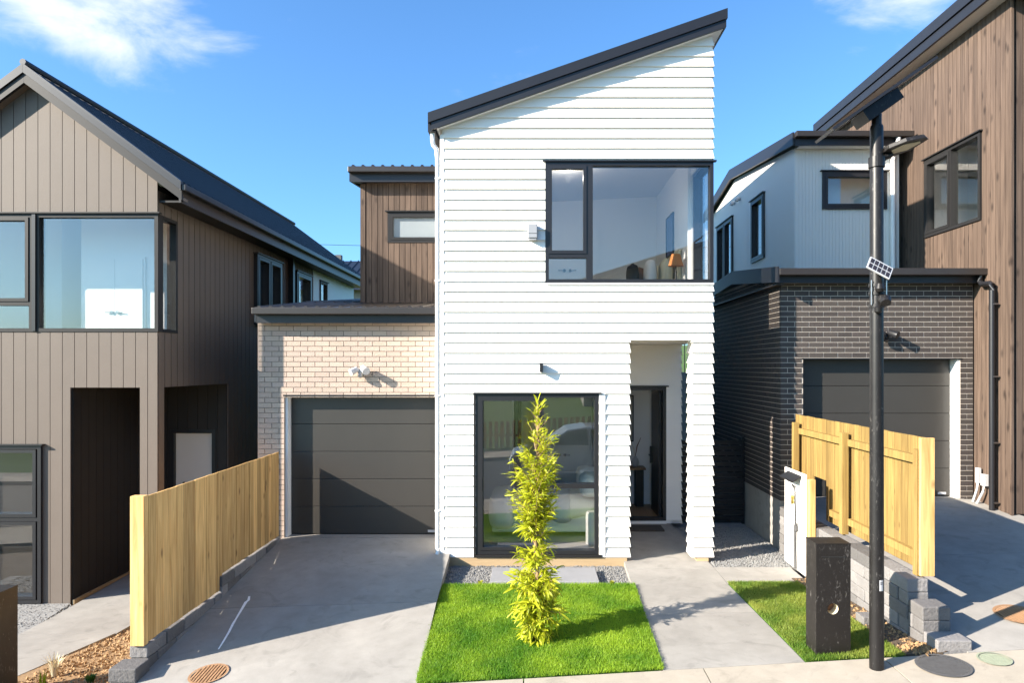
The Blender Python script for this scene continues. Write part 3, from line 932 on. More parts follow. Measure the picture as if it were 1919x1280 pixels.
# ground floor bedroom
rm = MB()
rm.box(-1.28, -1.2, 10.86, 14.6, -.06, 2.6); rm.box(-1.28, 1.333, 14.6, 14.7, -.06, 2.6); rm.box(-1.28, 1.333, 10.86, 14.7, 2.6, 2.66); rm.box(1.25, 1.332, 10.86, 14.6, -.06, 2.6)
rm.build('bedroom_wall', 'int_white', WH)
MB().box(-1.28, 1.333, 10.86, 14.6, -.12, -.06).build('bedroom_floor', 'carpet', WH)
MB().box(-1.19, -.40, 13.9, 14.59, -.06, 2.35).build('bathroom_partition', 'int_white', WH)
MB().box(-.36, -.26, 13.88, 14.58, -.06, 2.3).build('dark_doorway', 'wood_dark', WH)
wd = MB().box(-.05, 1.24, 14.46, 14.59, -.06, 2.28).build('wardrobe', 'int_white', WH)
for s in (0, 1):
    xa = .0 + s * .60
    MB().box(xa, xa + .594, 14.435, 14.458, -.02, 2.2).build('wardrobe_door', 'int_white', wd)
    xh = .54 if s == 0 else .66
    MB().tube([(xh, 14.434, 1.0), (xh, 14.40, 1.0)], .03, 12).build('handle_rose', 'charcoal', wd)
    MB().tube([(xh, 14.40, 1.0), (xh + (-.11 if s == 0 else .11), 14.395, 1.0)], .009, 8).build('handle', 'charcoal', wd)

def soft_box(x0, x1, y0, y1, z0, z1, r=.05, amp=.012, nseed=0):
    bm = bmesh.new()
    bmesh.ops.create_cube(bm, size=1)
    bmesh.ops.subdivide_edges(bm, edges=bm.edges, cuts=7, use_grid_fill=True)
    rr = random.Random(nseed)
    ph = [rr.random() * 6 for _ in range(6)]
    dx, dy, dz = x1 - x0, y1 - y0, z1 - z0
    vs = []
    for v in bm.verts:
        p = v.co * 2
        q = [abs(c) ** 3.2 for c in p]
        n = max(1e-6, sum(q)) ** (1 / 3.2)
        m = max(abs(c) for c in p)
        k = m / n
        k = .35 + .65 * k if False else k
        px, py, pz = p.x * k, p.y * k, p.z * k
        w = amp * (math.sin(5 * px + ph[0]) * math.sin(4 * py + ph[1]) + math.sin(9 * px + ph[2]) * .5)
        vs.append(((x0 + x1) / 2 + px * dx / 2, (y0 + y1) / 2 + py * dy / 2, (z0 + z1) / 2 + pz * dz / 2 + w * (pz > .2)))
    bm.verts.index_update()
    fs = [tuple(v.index for v in f.verts) for f in bm.faces]
    bm.free()
    return MB().add(vs, fs)
bed = thing('bed', (.4, 12.3, -.06), 'made bed with sage linen behind the sliding ground floor window', 'bed')
MB().box(-.72, 1.18, 11.72, 13.1, .02, .30).build('bed_base', 'fabric_sage', bed, bevel=.03)
soft_box(-.78, 1.20, 11.62, 13.2, .18, .62, nseed=1).build('duvet', 'fabric_sage', bed, True)
soft_box(-.80, -.28, 11.58, 13.24, .0, .645, nseed=2).build('throw', 'fabric_white', bed, True)
soft_box(.25, .72, 11.585, 13.22, .12, .65, nseed=3).build('throw', 'fabric_blue', bed, True)
MB().box(1.20, 1.248, 11.6, 13.3, .0, 1.15).build('headboard', 'fabric_sage', bed, bevel=.02)
for k, (ya, mt) in enumerate(((11.75, 'fabric_blue'), (12.5, 'fabric_white'))):
    soft_box(.80, 1.19, ya, ya + .6, .58, 1.0, nseed=5 + k).build('pillow', mt, bed, True)
smooth_angle(MB().lathe((.98, 11.28, -.06), [(.115, 0), (.12, .02), (.12, .50), (.10, .53)], 24).build('stool', 'plastic_white'))
tag(bpy.data.objects['stool'], 'white cylindrical bedside stool behind the ground floor window', 'stool')
# upper bedroom
FL2 = 3.64
rm = MB()
rm.box(XL + .15, -.0, 13.95, 14.05, FL2, 7.2); rm.box(0, XR - .15, 14.35, 14.45, FL2, 7.6); rm.box(-.1, 0, 13.95, 14.45, FL2, 7.2)
rm.box(XL + .15, XL + .2, 10.86, 13.95, FL2, 6.6); rm.box(XR - .2, XR - .152, 11.45, 14.35, FL2, 7.6)
rm.prism([(XL + .15, 10.86, 6.25), (XR - .15, 10.86, 6.45), (XR - .15, 10.86, 6.5), (XL + .15, 10.86, 6.3)], [(XL + .15, 14.4, 6.25), (XR - .15, 14.4, 6.45), (XR - .15, 14.4, 6.5), (XL + .15, 14.4, 6.3)])
rm.build('upper_bedroom_wall', 'int_white', WH)
MB().box(XL + .15, XR - .15, 10.86, 14.4, FL2 - .06, FL2).build('upper_floor', 'carpet', WH)
wd = MB().box(.02, 1.36, 14.25, 14.345, FL2, 5.88).build('wardrobe', 'int_white', WH)
for s in (0, 1):
    xa = .10 + s * .60
    MB().box(xa, xa + .594, 14.222, 14.248, FL2 + .04, 5.93).build('wardrobe_door', 'int_white', wd)
    xh = .64 if s == 0 else .76
    MB().tube([(xh, 14.221, 4.87), (xh, 14.19, 4.87)], .032, 12).build('handle_rose', 'charcoal', wd)
    MB().tube([(xh, 14.19, 4.87), (xh + (-.13 if s == 0 else .13), 14.185, 4.87)], .009, 8).build('handle', 'charcoal', wd)
dl_ = tag(MB().lathe((.62, 11.9, 6.29), [(.055, 0), (.055, .012)], 16).build('downlight', 'plastic_white'), 'small round white downlight in the upper bedroom ceiling', 'light')
lit, ln_, ll_, lp_ = new_mat('lit_downlight')
lp_.inputs['Emission Color'].default_value = (1, .93, .82, 1); lp_.inputs['Emission Strength'].default_value = 6
dl_.data.materials[0] = lit
bl_ = bpy.data.lights.new('downlight_glow', 'POINT'); bl_.energy = 5.5; bl_.color = (1, .93, .84); bl_.shadow_soft_size = .06
blo = bpy.data.objects.new('downlight_glow', bl_); COL.objects.link(blo); blo.location = (.62, 11.9, 6.15)
bed = thing('bed', (1.9, 13, FL2), 'double bed with cushions seen low in the upper corner window', 'bed')
soft_box(.95, 2.55, 12.0, 13.6, FL2 + .05, 4.30, nseed=9).build('duvet', 'fabric_white', bed, True)
MB().box(2.52, 2.578, 11.9, 13.7, FL2, 4.92).build('headboard', 'fabric_cream', bed, bevel=.02)
for k, (xa, ya, mt) in enumerate(((2.28, 12.0, 'fabric_cream'), (2.28, 12.85, 'fabric_cream'), (2.02, 12.15, 'fabric_white'), (1.92, 12.75, 'fabric_brown'), (1.72, 12.3, 'fabric_dark'))):
    soft_box(xa, xa + .2, ya, ya + .58, 4.26, 4.80 - .05 * (k > 2), nseed=12 + k).build('pillow', mt, bed, True)
lp = thing('table_lamp', (2.42, 11.62, FL2), 'table lamp with orange shade in the upper corner window', 'lamp')
smooth_angle(MB().lathe((2.42, 11.62, FL2 + .62), [(.06, 0), (.05, .03), (.015, .06), (.022, .12), (.012, .16), (.02, .21), (.012, .25), (.012, .34)], 12).build('lamp_base', 'wood_dark', lp))
smooth_angle(MB().lathe((2.42, 11.62, 4.58), [(.13, 0), (.075, .20)], 24).build('lamp_shade', 'shade_orange', lp))
tag(MB().box(2.2, 2.56, 11.45, 11.82, FL2, FL2 + .61).build('bedside_cabinet', 'wood_dark', bevel=.006), 'dark bedside cabinet under the orange lamp upstairs', 'cabinet')
pc = thing('framed_print', (2.58, 12.9, 4.9), 'blue framed print on the upper bedroom side wall', 'picture')
ring(MB(), left(2.583), 12.55, 13.2, 4.95, 5.72, .025, .001, .03).build('frame', 'wood_dark', pc)
MB().box(2.57, 2.581, 12.575, 13.175, 4.975, 5.695).build('print', 'art', pc)

# garage of the white house
YG = 11.43
wg = front(YG)
gd = (-4.17, -1.62, -.1, 2.378)
gw = core(MB(), wg, -4.62, XL - .003, -.1, 3.61, [gd], -.2, -.008).build('garage_wall', 'mortar_beige', WH)
nb = bricks(wg, -4.62, XL - .003, -.06, 3.61, [gd], 'brick_beige', gw)
left(-4.62).box(MB(), YG + .21, 18, -.1, 3.9, -.2, 0).build('garage_side_wall', 'brick_beige', WH)
left(-4.62).box(MB(), YG + .001, YG + .205, -.1, 3.6, -.02, -.003).build('garage_corner', 'brick_beige', WH)
gdr = MB().box(-4.13, -1.62, 11.655, 11.70, 0.005, 2.38).build('garage_door', 'groove', WH)
for k in range(5):
    za = .02 + k * .468
    MB().box(-4.118, -1.62, 11.63, 11.654, za, za + .461).build('door_panel', 'garage_door', gdr, bevel=.004)
MB().box(-1.80, -1.66, 11.624, 11.629, .045, .085).build('maker_plate', 'plastic_white', gdr)
wg.box(MB(), -4.17, -4.13, .004, 2.378, -.24, -.04).build('door_jamb', 'white_trim', gdr)
wg.box(MB(), -4.128, -1.62, 2.352, 2.378, -.19, -.05).build('door_head', 'offwhite', gdr)
wg.box(MB(), -4.19, XL - .01, 2.372, 2.396, -.1, .012).build('lintel', 'charcoal', WH)
# garage eaves and roof
def ribs(name, mat, parent, x0, x1, pts, pitch=.19, h=.035):
    """ribbed sheet: profile runs along x, pts = [(y,z)...] up the slope"""
    prof = []; x = x0
    while x < x1:
        for a, b in ((0, 0), (.045, 0), (.06, h), (.095, h), (.11, 0)):
            if x + a <= x1: prof.append((x + a, b))
        x += pitch
    prof.append((x1, 0))
    vs = [(px, y, z + pz) for y, z in pts for px, pz in prof] + [(px, y, z - .02) for y, z in pts for px, pz in prof]
    n = len(prof); m = len(pts); fs = []
    for j in range(m - 1):
        for i in range(n - 1):
            a = j * n + i
            fs.append((a, a + 1, a + n + 1, a + n)); b = m * n + a
            fs.append((b, b + n, b + n + 1, b + 1))
    for i in range(n - 1): fs.append((i, m * n + i, m * n + i + 1, i + 1))
    return MB().add(vs, fs).build(name, mat, parent)
gr = ribs('garage_roof', 'gutter', WH, -4.57, XL - .01, [(11.16, 3.84), (13.42, 4.12)], h=.02)
MB().box(-4.59, XL - .045, 11.10, 11.23, 3.72, 3.83).build('gutter', 'gutter', gr, bevel=.012)
MB().box(-4.56, XL - .005, 11.235, 11.275, 3.585, 3.80).build('fascia', 'charcoal', gr)
MB().box(-4.60, XL - .005, 11.276, 11.43, 3.612, 3.635).build('soffit', 'offwhite', gr)
MB().prism([(-4.60, 11.235, 3.60), (-4.60, 17.9, 4.42), (-4.60, 17.9, 4.62), (-4.60, 11.235, 3.83)], [(-4.565, 11.235, 3.60), (-4.565, 17.9, 4.42), (-4.565, 17.9, 4.62), (-4.565, 11.235, 3.83)]).build('side_fascia', 'charcoal', gr)
ribs('garage_roof', 'gutter', WH, -4.57, -3.40, [(13.42, 4.12), (17.9, 4.62)])
# brown timber upper block
YB = 13.4
wk = front(YB)
bwin = (-2.86, -1.5, 5.30, 5.90)
bb = core(MB(), wk, -3.37, XL - .01, 4.1, 6.62, [bwin], -.15, 0).build('upper_block', 'groove', WH)
left(-3.37).box(MB(), YB + .15, 18.5, 4.1, 6.6, -.15, 0).build('upper_block_side', 'timber_brown', WH)
left(-3.37).box(MB(), YB - .02, YB + .12, 4.12, 6.45, .0, .025).build('corner_trim', 'timber_brown', bb)
vboards(wk, -3.28, XL - .012, .109, 4.12, 6.5, [bwin], 'timber_brown', bb, 'timber_board', gap=.010)
wk.box(MB(), -3.37, -3.30, 4.12, 6.45, .001, .022).build('timber_board', 'timber_brown', bb)
window(wk, bwin[0], bwin[1], bwin[2], bwin[3], WH, [(bwin[0] + .05, bwin[1] - .05, bwin[2] + .05, bwin[3] - .05, True)], gmat='glass_frost', fmat='frame_grey')
MB().box(bwin[0] - .1, bwin[1], YB + .2, YB + .25, 5.0, 6.2).build('window_backing', 'int_white', WH)
br = ribs('upper_roof', 'roof_dark', WH, -3.55, XL - .01, [(13.12, 6.72), (18.7, 7.3)])
MB().box(-3.56, XL - .02, 13.06, 13.18, 6.60, 6.71).build('gutter', 'gutter', br, bevel=.012)
MB().box(-3.52, XL - .02, 13.185, 13.22, 6.44, 6.69).build('fascia', 'charcoal', br)
MB().box(-3.52, XL - .02, 13.222, 13.40, 6.47, 6.49).build('soffit', 'gutter', br)
MB().prism([(-3.56, 13.19, 6.45), (-3.56, 18.7, 7.02), (-3.56, 18.7, 7.3), (-3.56, 13.19, 6.71)], [(-3.52, 13.19, 6.45), (-3.52, 18.7, 7.02), (-3.52, 18.7, 7.3), (-3.52, 13.19, 6.71)]).build('side_fascia', 'charcoal', br)
MB().prism([(-3.37, 13.45, 6.4), (-3.37, 18.5, 6.4), (-3.37, 18.5, 7.0), (-3.37, 13.45, 6.6)], [(-3.22, 13.45, 6.4), (-3.22, 18.5, 6.4), (-3.22, 18.5, 7.0), (-3.22, 13.45, 6.6)]).build('upper_gable', 'timber_brown', WH)

# fittings on the white house
t = thing('wall_light', (.13, 10.6, 2.78), 'slim black up and down wall light above the sliding window', 'light')
MB().box(.095, .145, 10.55, 10.655, 2.78, 2.92).build('body', 'charcoal', t, bevel=.003)
MB().box(.10, .14, 10.655, 10.69, 2.80, 2.90).build('back_plate', 'charcoal', t)
t = thing('alarm_box', (-.02, 10.6, 4.85), 'white plastic alarm box on boards left of the upper window', 'alarm box')
MB().box(-.09, .06, 10.56, 10.665, 4.86, 5.08).build('body', 'alarm_grey', t, bevel=.012)
MB().box(-.07, .04, 10.575, 10.665, 4.835, 4.858).build('base_plate', 'alarm_grey', t)
MB().box(-.085, .055, 10.557, 10.56, 4.93, 4.935).build('seam', 'frame_grey', t)
def flood(x, y, z, label, mat):
    t = thing('security_light', (x, y, z), label, 'light')
    smooth_angle(MB().lathe((x, y - .05, z - .03), [(.035, 0), (.05, .02), (.05, .05), (.035, .07)], 16).build('base', mat, t))
    smooth_angle(MB().tube([(x + .02, y - .06, z + .04), (x + .05, y - .10, z + .07), (x + .13, y - .20, z + .02)], [.03, .055, .065], 14).build('lamp_head', mat, t))
    smooth_angle(MB().tube([(x - .03, y - .06, z + .03), (x - .06, y - .10, z + .05), (x - .14, y - .17, z + .0)], [.03, .05, .06], 14).build('lamp_head', mat, t))
    smooth_angle(MB().tube([(x, y - .06, z - .02), (x, y - .10, z - .07)], [.028, .036], 12).build('sensor', mat, t))
    MB().box(x - .05, x + .05, y - .03, y - .001, z - .05, z + .05).build('bracket', mat, t)
flood(-2.88, YG, 2.77, 'white twin head security light on beige brick above garage door', 'plastic_white')

# ------------------------------------------------------------------ taupe gabled house on the lower lot
GH = thing('gabled_house', (-7.8, 12, -.9), 'taupe vertical board house with steep dark gable roof and corner window', 'house')
GL, GR_, GRID = -9.76, -5.877, -7.82
YH = 10.66
wh = front(YH)
GUND = lambda x: 7.23 - .745 * abs(x - GRID)
g_up = (-9.6, GR_, 3.41, 5.25)
g_lo = (-9.5, -7.65, -.82, 1.64)
g_po = (-7.22, -6.135, -1, 2.54)
mb = core(MB(), wh, GL, GR_, -.86, 5.70, [g_up, g_lo, g_po], -.15, 0)
wh.poly(mb, [(GL, 5.70), (GR_, 5.70), (GRID, GUND(GRID) - .01)], -.15, 0)
gf = mb.build('front_wall', 'groove', GH)
clips = [(.745, 1, 7.23 + .745 * GRID), (-.745, 1, 7.23 - .745 * GRID)]
vboards(wh, -9.814, GR_ + .018, .19, -.86, 7.2, [g_up, g_lo, g_po], 'clad_grey', gf, 'vertical_board', clips=clips, gap=.009, phase=.0001 + .19)
ws = right(GR_)
gs_ops = [(10.5, 11.23, 3.41, 5.25), (10.83, 13.1, -1, 2.54), (14.3, 15.7, 3.75, 5.24), (16.7, 17.8, 3.75, 5.21)]
mb = core(MB(), ws, 10.81, 18.1, -.86, 5.72, gs_ops, -.15, 0)
gsw = mb.build('side_wall', 'groove', GH)
vboards(ws, YH + .0, 18.1, .19, -.86, 5.62, gs_ops, 'clad_grey', gsw, 'vertical_board', gap=.016)
# pillar inner sides and porch
MB().box(-6.135, GR_ - .001, YH + .151, 10.83, -.86, 2.54).build('pillar', 'clad_grey', GH)
pwl = MB().box(-7.37, -7.22, YH + .151, 13.1, -.86, 2.54).build('porch_wall', 'groove', GH)
vboards(right(-7.22), YH + .02, 13.08, .19, -.80, 2.54, [], 'clad_dark', pwl, 'vertical_board')
MB().box(-7.202, -7.17, YH, 13.08, -.86, -.78).build('base_board', 'base_ply', GH)
MB().box(-9.7, -7.23, YH + .03, YH + .1, -1.1, -.865).build('base_board', 'base_ply', GH)
wpb = front(13.1)
gdo = (-6.96, -6.09, -.9, 1.66)
pbk = core(MB(), wpb, -7.22, GR_, -.86, 2.54, [gdo], -.12, 0).build('porch_back_wall', 'groove', GH)
vboards(wpb, -7.2, GR_ - .002, .19, -.86, 2.54, [gdo], 'clad_dark', pbk, 'vertical_board')
MB().box(-7.22, GR_ - .002, YH + .05, 13.1, 2.545, 2.6).build('porch_soffit', 'frame_grey', GH)
fd = ring(MB(), wpb, gdo[0], gdo[1], -.8, 1.66, .07, -.1, .03).build('door_frame', 'charcoal', GH)
d_ = MB().box(-6.88, -6.16, 13.14, 13.19, -.72, 1.588).build('front_door', 'offwhite', GH)
MB().box(-6.80, -6.76, 13.10, 13.14, .10, .55).build('door_handle', 'steel', d_)
MB().lathe((-6.72, 13.12, .62), [(.02, 0), (.02, .03)], 10).build('lock', 'wood_dark', d_)
right(GR_ + .0).box(MB(), 16.30, 16.42, 3.6, 5.5, .02, .14).build('downpipe', 'charcoal', GH)
# white rear part
wr2 = (18.66, 19.3, 4.5, 5.22)
mb = core(MB(), ws, 18.12, 22.2, -.86, 5.6, [wr2], -.15, .03)
mb.build('rear_wall', 'white', GH)
window(Wall(GR_ + .03, 0, (0, 1), (1, 0)), *wr2, GH, [(wr2[0] + .05, wr2[1] - .05, wr2[2] + .05, wr2[3] - .05, False)], fmat='frame_grey')
# windows
gw1 = window(wh, g_up[0], GR_ + .03, g_up[2], g_up[3], GH, [(-9.5, -7.86, 3.88, 5.20, True), (-9.5, -7.86, 3.465, 3.82, False), (-7.70, GR_ - .06, 3.465, 5.195, False)],
             bars=[(-7.86, -7.70, 3.465, 5.195), (-9.5, -7.86, 3.82, 3.88)], fmat='frame_grey', d0=-.12)
MB().box(-7.80, -7.745, YH - .05, YH - .025, 3.42, 5.24).build('mullion_cover', 'charcoal', gw1)
ws.box(MB(), 11.17, 11.23, 3.465, 5.195, -.12, .028).build('window_jamb', 'frame_grey', gw1)
ws.box(MB(), 10.79, 11.23, 5.195, 5.25, -.12, .028).build('window_head', 'frame_grey', gw1)
ws.box(MB(), 10.79, 11.23, 3.41, 3.465, -.12, .028).build('window_sill', 'frame_grey', gw1)
ws.box(MB(), 10.74, 11.17, 3.465, 5.195, -.03, -.024).build('pane', 'glass', gw1)
window(wh, *g_lo, GH, [(-9.4, -7.72, .52, 1.58, True), (-9.4, -7.72, -.76, .46, True)], bars=[(-9.45, -7.7, .46, .52)], d0=-.12, d1=.06)
for y0, y1, z1 in ((14.3, 15.7, 5.24), (16.7, 17.8, 5.21)):
    ym = (y0 + y1) / 2
    pn = [(y0 + .06, ym - .03, 3.8, z1 - .06, True), (ym + .03, y1 - .06, 3.8, z1 - .06, True)] if y0 < 15 else [(y0 + .06, y1 - .06, 3.8, z1 - .06, True)]
    window(ws, y0, y1, 3.75, z1, GH, pn, bars=[(ym - .03, ym + .03, 3.8, z1 - .06)] if y0 < 15 else [], d0=-.12, d1=.10)
# roof: two slopes with ribs running up the slope, barge boards, gutter
def slope(x0, x1, y0, y1, lo, hi):
    a = [(x0, y0, GUND(x0) + lo), (x1, y0, GUND(x1) + lo), (x1, y0, GUND(x1) + hi), (x0, y0, GUND(x0) + hi)]
    return a, [(x, y1, z) for x, y, z in a]
gro = MB().prism(*slope(GRID, -5.44, 10.53, 22.3, .05, .25)).prism(*slope(-10.2, GRID - .001, 10.53, 22.3, .05, .25)).build('roof', 'roof_dark', GH)
rb = MB(); y = 10.45
while y < 22.2:
    rb.prism(*slope(GRID + .02, -5.42, y, y + .045, .251, .285)); y += .2
rb.build('roof_ribs', 'roof_dark', gro)
for xa, xb in ((GRID + .001, -5.40), (-10.24, GRID - .001)):
    MB().prism(*slope(xa, xb, 10.45, 10.525, .15, .29)).build('barge_board', 'charcoal', gro)
    MB().prism(*slope(xa, xb, 10.475, 10.525, .0, .145)).build('barge_board', 'frame_grey', gro)
    MB().prism(*slope(xa, xb, 10.53, 10.66, .0, .045)).build('soffit', 'clad_grey', gro)
MB().tube([(GRID, 10.45, 7.54), (GRID, 22.3, 7.54)], .05, 8).build('ridge_cap', 'roof_dark', gro)
MB().box(-5.43, -5.33, 10.47, 22.3, 5.57, 5.67).build('gutter', 'charcoal', gro, bevel=.012)
MB().box(-5.47, -5.435, 10.53, 22.3, 5.40, 5.66).build('fascia', 'gutter', gro)
MB().box(GR_ + .02, -5.475, 10.69, 22.3, 5.44, 5.47).build('eave_soffit', 'frame_grey', gro)
# upper room
rm = MB()
rm.box(-9.6, -8.55, 12.3, 12.4, 2.9, 5.6); rm.box(-8.55, -8.5, 12.3, 13.8, 2.9, 5.6); rm.box(-8.5, -7.6, 13.8, 13.9, 2.9, 5.6); rm.box(-9.7, -9.6, 10.82, 12.4, 2.9, 5.6)
rm.box(-7.65, -7.6, 11.6, 13.8, 2.9, 5.6); rm.box(-7.65, -6.03, 11.55, 11.6, 2.9, 5.6)
rm.box(-9.7, -6.03, 10.82, 13.9, 5.6, 5.66); rm.box(-9.7, -6.03, 10.82, 13.9, 2.85, 2.9)
rm.build('upper_room_wall', 'int_white', GH)
MB().box(-8.45, -7.66, 13.74, 13.79, 2.9, 4.9).build('room_door', 'carpet', GH)
wd = MB().box(-7.56, -6.55, 11.52, 11.548, 2.9, 4.72).build('wardrobe', 'int_white', GH)
for s in (0, 1):
    xa = -7.52 + s * .47
    MB().box(xa, xa + .464, 11.50, 11.518, 2.94, 4.68).build('wardrobe_door', 'int_white', wd)
    xh = -7.10 if s == 0 else -7.00
    MB().tube([(xh, 11.499, 3.78), (xh, 11.475, 3.78)], .026, 12).build('handle_rose', 'steel', wd)
    MB().tube([(xh, 11.475, 3.78), (xh + (-.1 if s == 0 else .1), 11.47, 3.78)], .008, 8).build('handle', 'steel', wd)
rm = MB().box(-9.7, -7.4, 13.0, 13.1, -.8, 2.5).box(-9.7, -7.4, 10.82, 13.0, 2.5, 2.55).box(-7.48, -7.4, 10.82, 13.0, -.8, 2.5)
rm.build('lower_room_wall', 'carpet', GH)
MB().box(-9.6, -7.5, 10.98, 11.0, -.8, 2.4).build('window_backing', 'clad_dark', GH)  # added dark sheet behind the glass, hides the sunlit room walls

# ------------------------------------------------------------------ dark brick and timber house on the upper lot
DH = thing('brick_and_timber_house', (7, 13, .5), 'dark brick garage house with white upper storey and tall brown timber wall', 'house')
wd_ = front(11.43)
rd = (4.51, 7.14, .4, 3.0)
rw = core(MB(), wd_, 4.145, 7.355, .4, 4.27, [rd], -.2, -.005).build('garage_wall', 'mortar_dark', DH)
bricks(wd_, 4.13, 7.355, .61, 4.26, [rd], 'brick_dark', rw, j=.0125)
wsd = left(4.13)
sw = wsd.box(MB(), 11.445, 15.6, .605, 4.5, -.2, -.005).build('garage_side_wall', 'mortar_dark', DH)
bricks(wsd, 11.43, 15.6, .61, 4.45, [], 'brick_dark', sw, stuff=True, deep=.012, j=.0125)
MB().box(4.135, 4.4, 11.435, 15.6, -.4, .604).build('block_base', 'concrete_base', DH)
MB().box(4.40, 4.505, 11.436, 11.64, -.1, .604).build('block_base', 'concrete_base', DH)
gdr = MB().box(4.52, 7.09, 11.655, 11.70, .655, 3.0).build('garage_door', 'groove', DH)
for k in range(5):
    za = .67 + k * .468
    MB().box(4.525, 7.085, 11.63, 11.654, za, min(za + .461, 2.995)).build('door_panel', 'garage_door', gdr, bevel=.004)
MB().box(6.88, 7.02, 11.624, 11.629, .69, .73).build('maker_plate', 'plastic_white', gdr)
wd_.box(MB(), 7.095, 7.14, .655, 2.998, -.24, -.02).build('door_jamb', 'white_trim', gdr)
wd_.box(MB(), 4.49, 7.16, 2.99, 3.012, -.1, .012).build('lintel', 'charcoal', DH)
# garage eaves
der = MB().prism([(4.0, 11.16, 4.44), (4.0, 13.6, 4.72), (4.0, 13.6, 4.76), (4.0, 11.16, 4.48)], [(7.36, 11.16, 4.44), (7.36, 13.6, 4.72), (7.36, 13.6, 4.76), (7.36, 11.16, 4.48)]).build('garage_roof', 'gutter', DH)
MB().box(4.0, 7.40, 11.10, 11.23, 4.36, 4.47).build('gutter', 'gutter', der, bevel=.012)
MB().box(4.0, 7.36, 11.235, 11.275, 4.245, 4.45).build('fascia', 'charcoal', der)
MB().box(4.14, 7.36, 11.276, 11.43, 4.272, 4.29).build('soffit', 'gutter', der)
for xa in (3.97,):
    MB().prism([(xa, 11.11, 4.24), (xa, 13.7, 4.52), (xa, 13.7, 4.78), (xa, 11.11, 4.50)], [(xa + .03, 11.11, 4.24), (xa + .03, 13.7, 4.52), (xa + .03, 13.7, 4.78), (xa + .03, 11.11, 4.50)]).build('side_fascia', 'charcoal', der)
    MB().prism([(xa, 13.701, 4.52), (xa, 15.7, 4.40), (xa, 15.7, 4.66), (xa, 13.701, 4.78)], [(xa + .03, 13.701, 4.52), (xa + .03, 15.7, 4.40), (xa + .03, 15.7, 4.66), (xa + .03, 13.701, 4.78)]).build('side_fascia', 'charcoal', der)
MB().prism([(4.0, 13.601, 4.70), (4.0, 15.7, 4.58), (4.0, 15.7, 4.62), (4.0, 13.601, 4.74)], [(5.2, 13.601, 4.70), (5.2, 15.7, 4.58), (5.2, 15.7, 4.62), (5.2, 13.601, 4.74)]).build('garage_roof', 'gutter', DH)
MB().box(4.0, 4.14, 11.28, 15.6, 4.22, 4.24).build('side_soffit', 'gutter', der)
dp = MB().tube([(7.30, 11.17, 4.36), (7.30, 11.17, 4.26), (7.30, 11.12, 4.21), (7.28, 10.90, 4.20), (7.275, 10.84, 4.17), (7.275, 10.84, 4.08), (7.275, 10.84, .58)], .042, 12).build('downpipe', 'charcoal', DH)
smooth_angle(dp)
for z in (.7, 1.65, 2.7, 3.85): MB().box(7.27, 7.35, 10.775, 10.905, z, z + .02).build('bracket', 'steel', dp)
t = thing('meter_conduit', (7.3, 11.2, .6), 'white meter boxes and bent pipes low on the brown timber wall', 'conduit')
MB().box(7.29, 7.345, 11.20, 11.28, .95, 1.2).build('box', 'plastic_white', t, bevel=.005)
MB().box(7.28, 7.345, 11.02, 11.13, .93, 1.12).build('box', 'plastic_white', t, bevel=.005)
for ya, yb in ((11.24, 11.3), (11.08, 11.2)):
    smooth_angle(MB().tube([(7.31, ya, .95), (7.30, ya, .85), (7.26, yb, .60)], .02, 8).build('pipe', 'plastic_white', t))
# white upper storey, ribbed cladding
def ribbed(W, u0, u1, z0, z1f, ops, name, parent, pitch=.066, d=.012):
    mb = MB(); x = u0
    while x < u1 - .01:
        a, b = x + .006, min(x + pitch - .006, u1)
        us = sorted({a, b} | {q for o in ops for q in o[:2] if a < q < b})
        for s, e in zip(us[:-1], us[1:]):
            for lo, hi in gaps(z0, z1f((s + e) / 2), [(o[2], o[3]) for o in ops if o[0] < (s + e) / 2 < o[1]]):
                W.box(mb, s, e, lo, hi, 0, d)
        x += pitch
    return mb.build(name, 'white', parent)
wu = front(13.47)
uwin = (5.68, 6.95, 5.97, 6.71)
uf = core(MB(), wu, 5.16, 7.2, 4.4, 7.18, [uwin], -.15, 0).build('upper_front_wall', 'white', DH)
ribbed(wu, 5.16, 7.2, 4.55, lambda u: 7.15, [uwin], 'ribbed_cladding', uf)
window(wu, *uwin, DH, [(uwin[0] + .05, uwin[1] - .05, uwin[2] + .05, uwin[3] - .05, True)], d1=.05)
MB().box(5.4, 7.1, 13.9, 13.95, 5.6, 7.0).build('window_backing', 'int_white', DH)
wus = left(5.16)
MB().box(4.14, 5.4, 15.601, 15.7, -.2, 4.45).box(5.17, 5.4, 15.701, 20, -.2, 4.19).build('rear_wall', 'frame_grey', DH)
urt = lambda y: 7.17 + (.12 * (y - 13.3) if y < 17.5 else .504 - .20 * (y - 17.5))
us_ops = [(15.2, 16.1, 5.3, 6.75), (17.6, 19.1, 4.9, 6.75)]
ul = core(MB(), wus, 13.62, 20, 4.2, 7.15, us_ops, -.15, 0)
wus.poly(ul, [(13.62, 7.15), (20, 7.15), (20, urt(20)), (17.5, urt(17.5)), (13.62, urt(13.62))], -.15, 0)
ul = ul.build('upper_side_wall', 'white', DH)
ribbed(wus, 13.47, 20, 4.3, lambda u: urt(u) - .02, us_ops, 'ribbed_cladding', ul)
window(wus, *us_ops[0], DH, [(15.25, 16.05, 5.35, 6.70, True)], d1=.05)
window(wus, *us_ops[1], DH, [(17.65, 18.33, 4.95, 6.70, True), (18.37, 19.05, 4.95, 6.70, True)], bars=[(18.33, 18.37, 4.955, 6.695)], d1=.05)
MB().box(5.8, 5.85, 14.2, 19.6, 4.6, 7.0).build('window_backing', 'int_white', DH)
for y in (17.0, 17.45):
    t = MB().tube([(5.14, y, 7.05), (5.07, y, 7.05), (5.05, y, 7.0)], .045, 10).build('vent_cowl', 'plastic_white', DH)
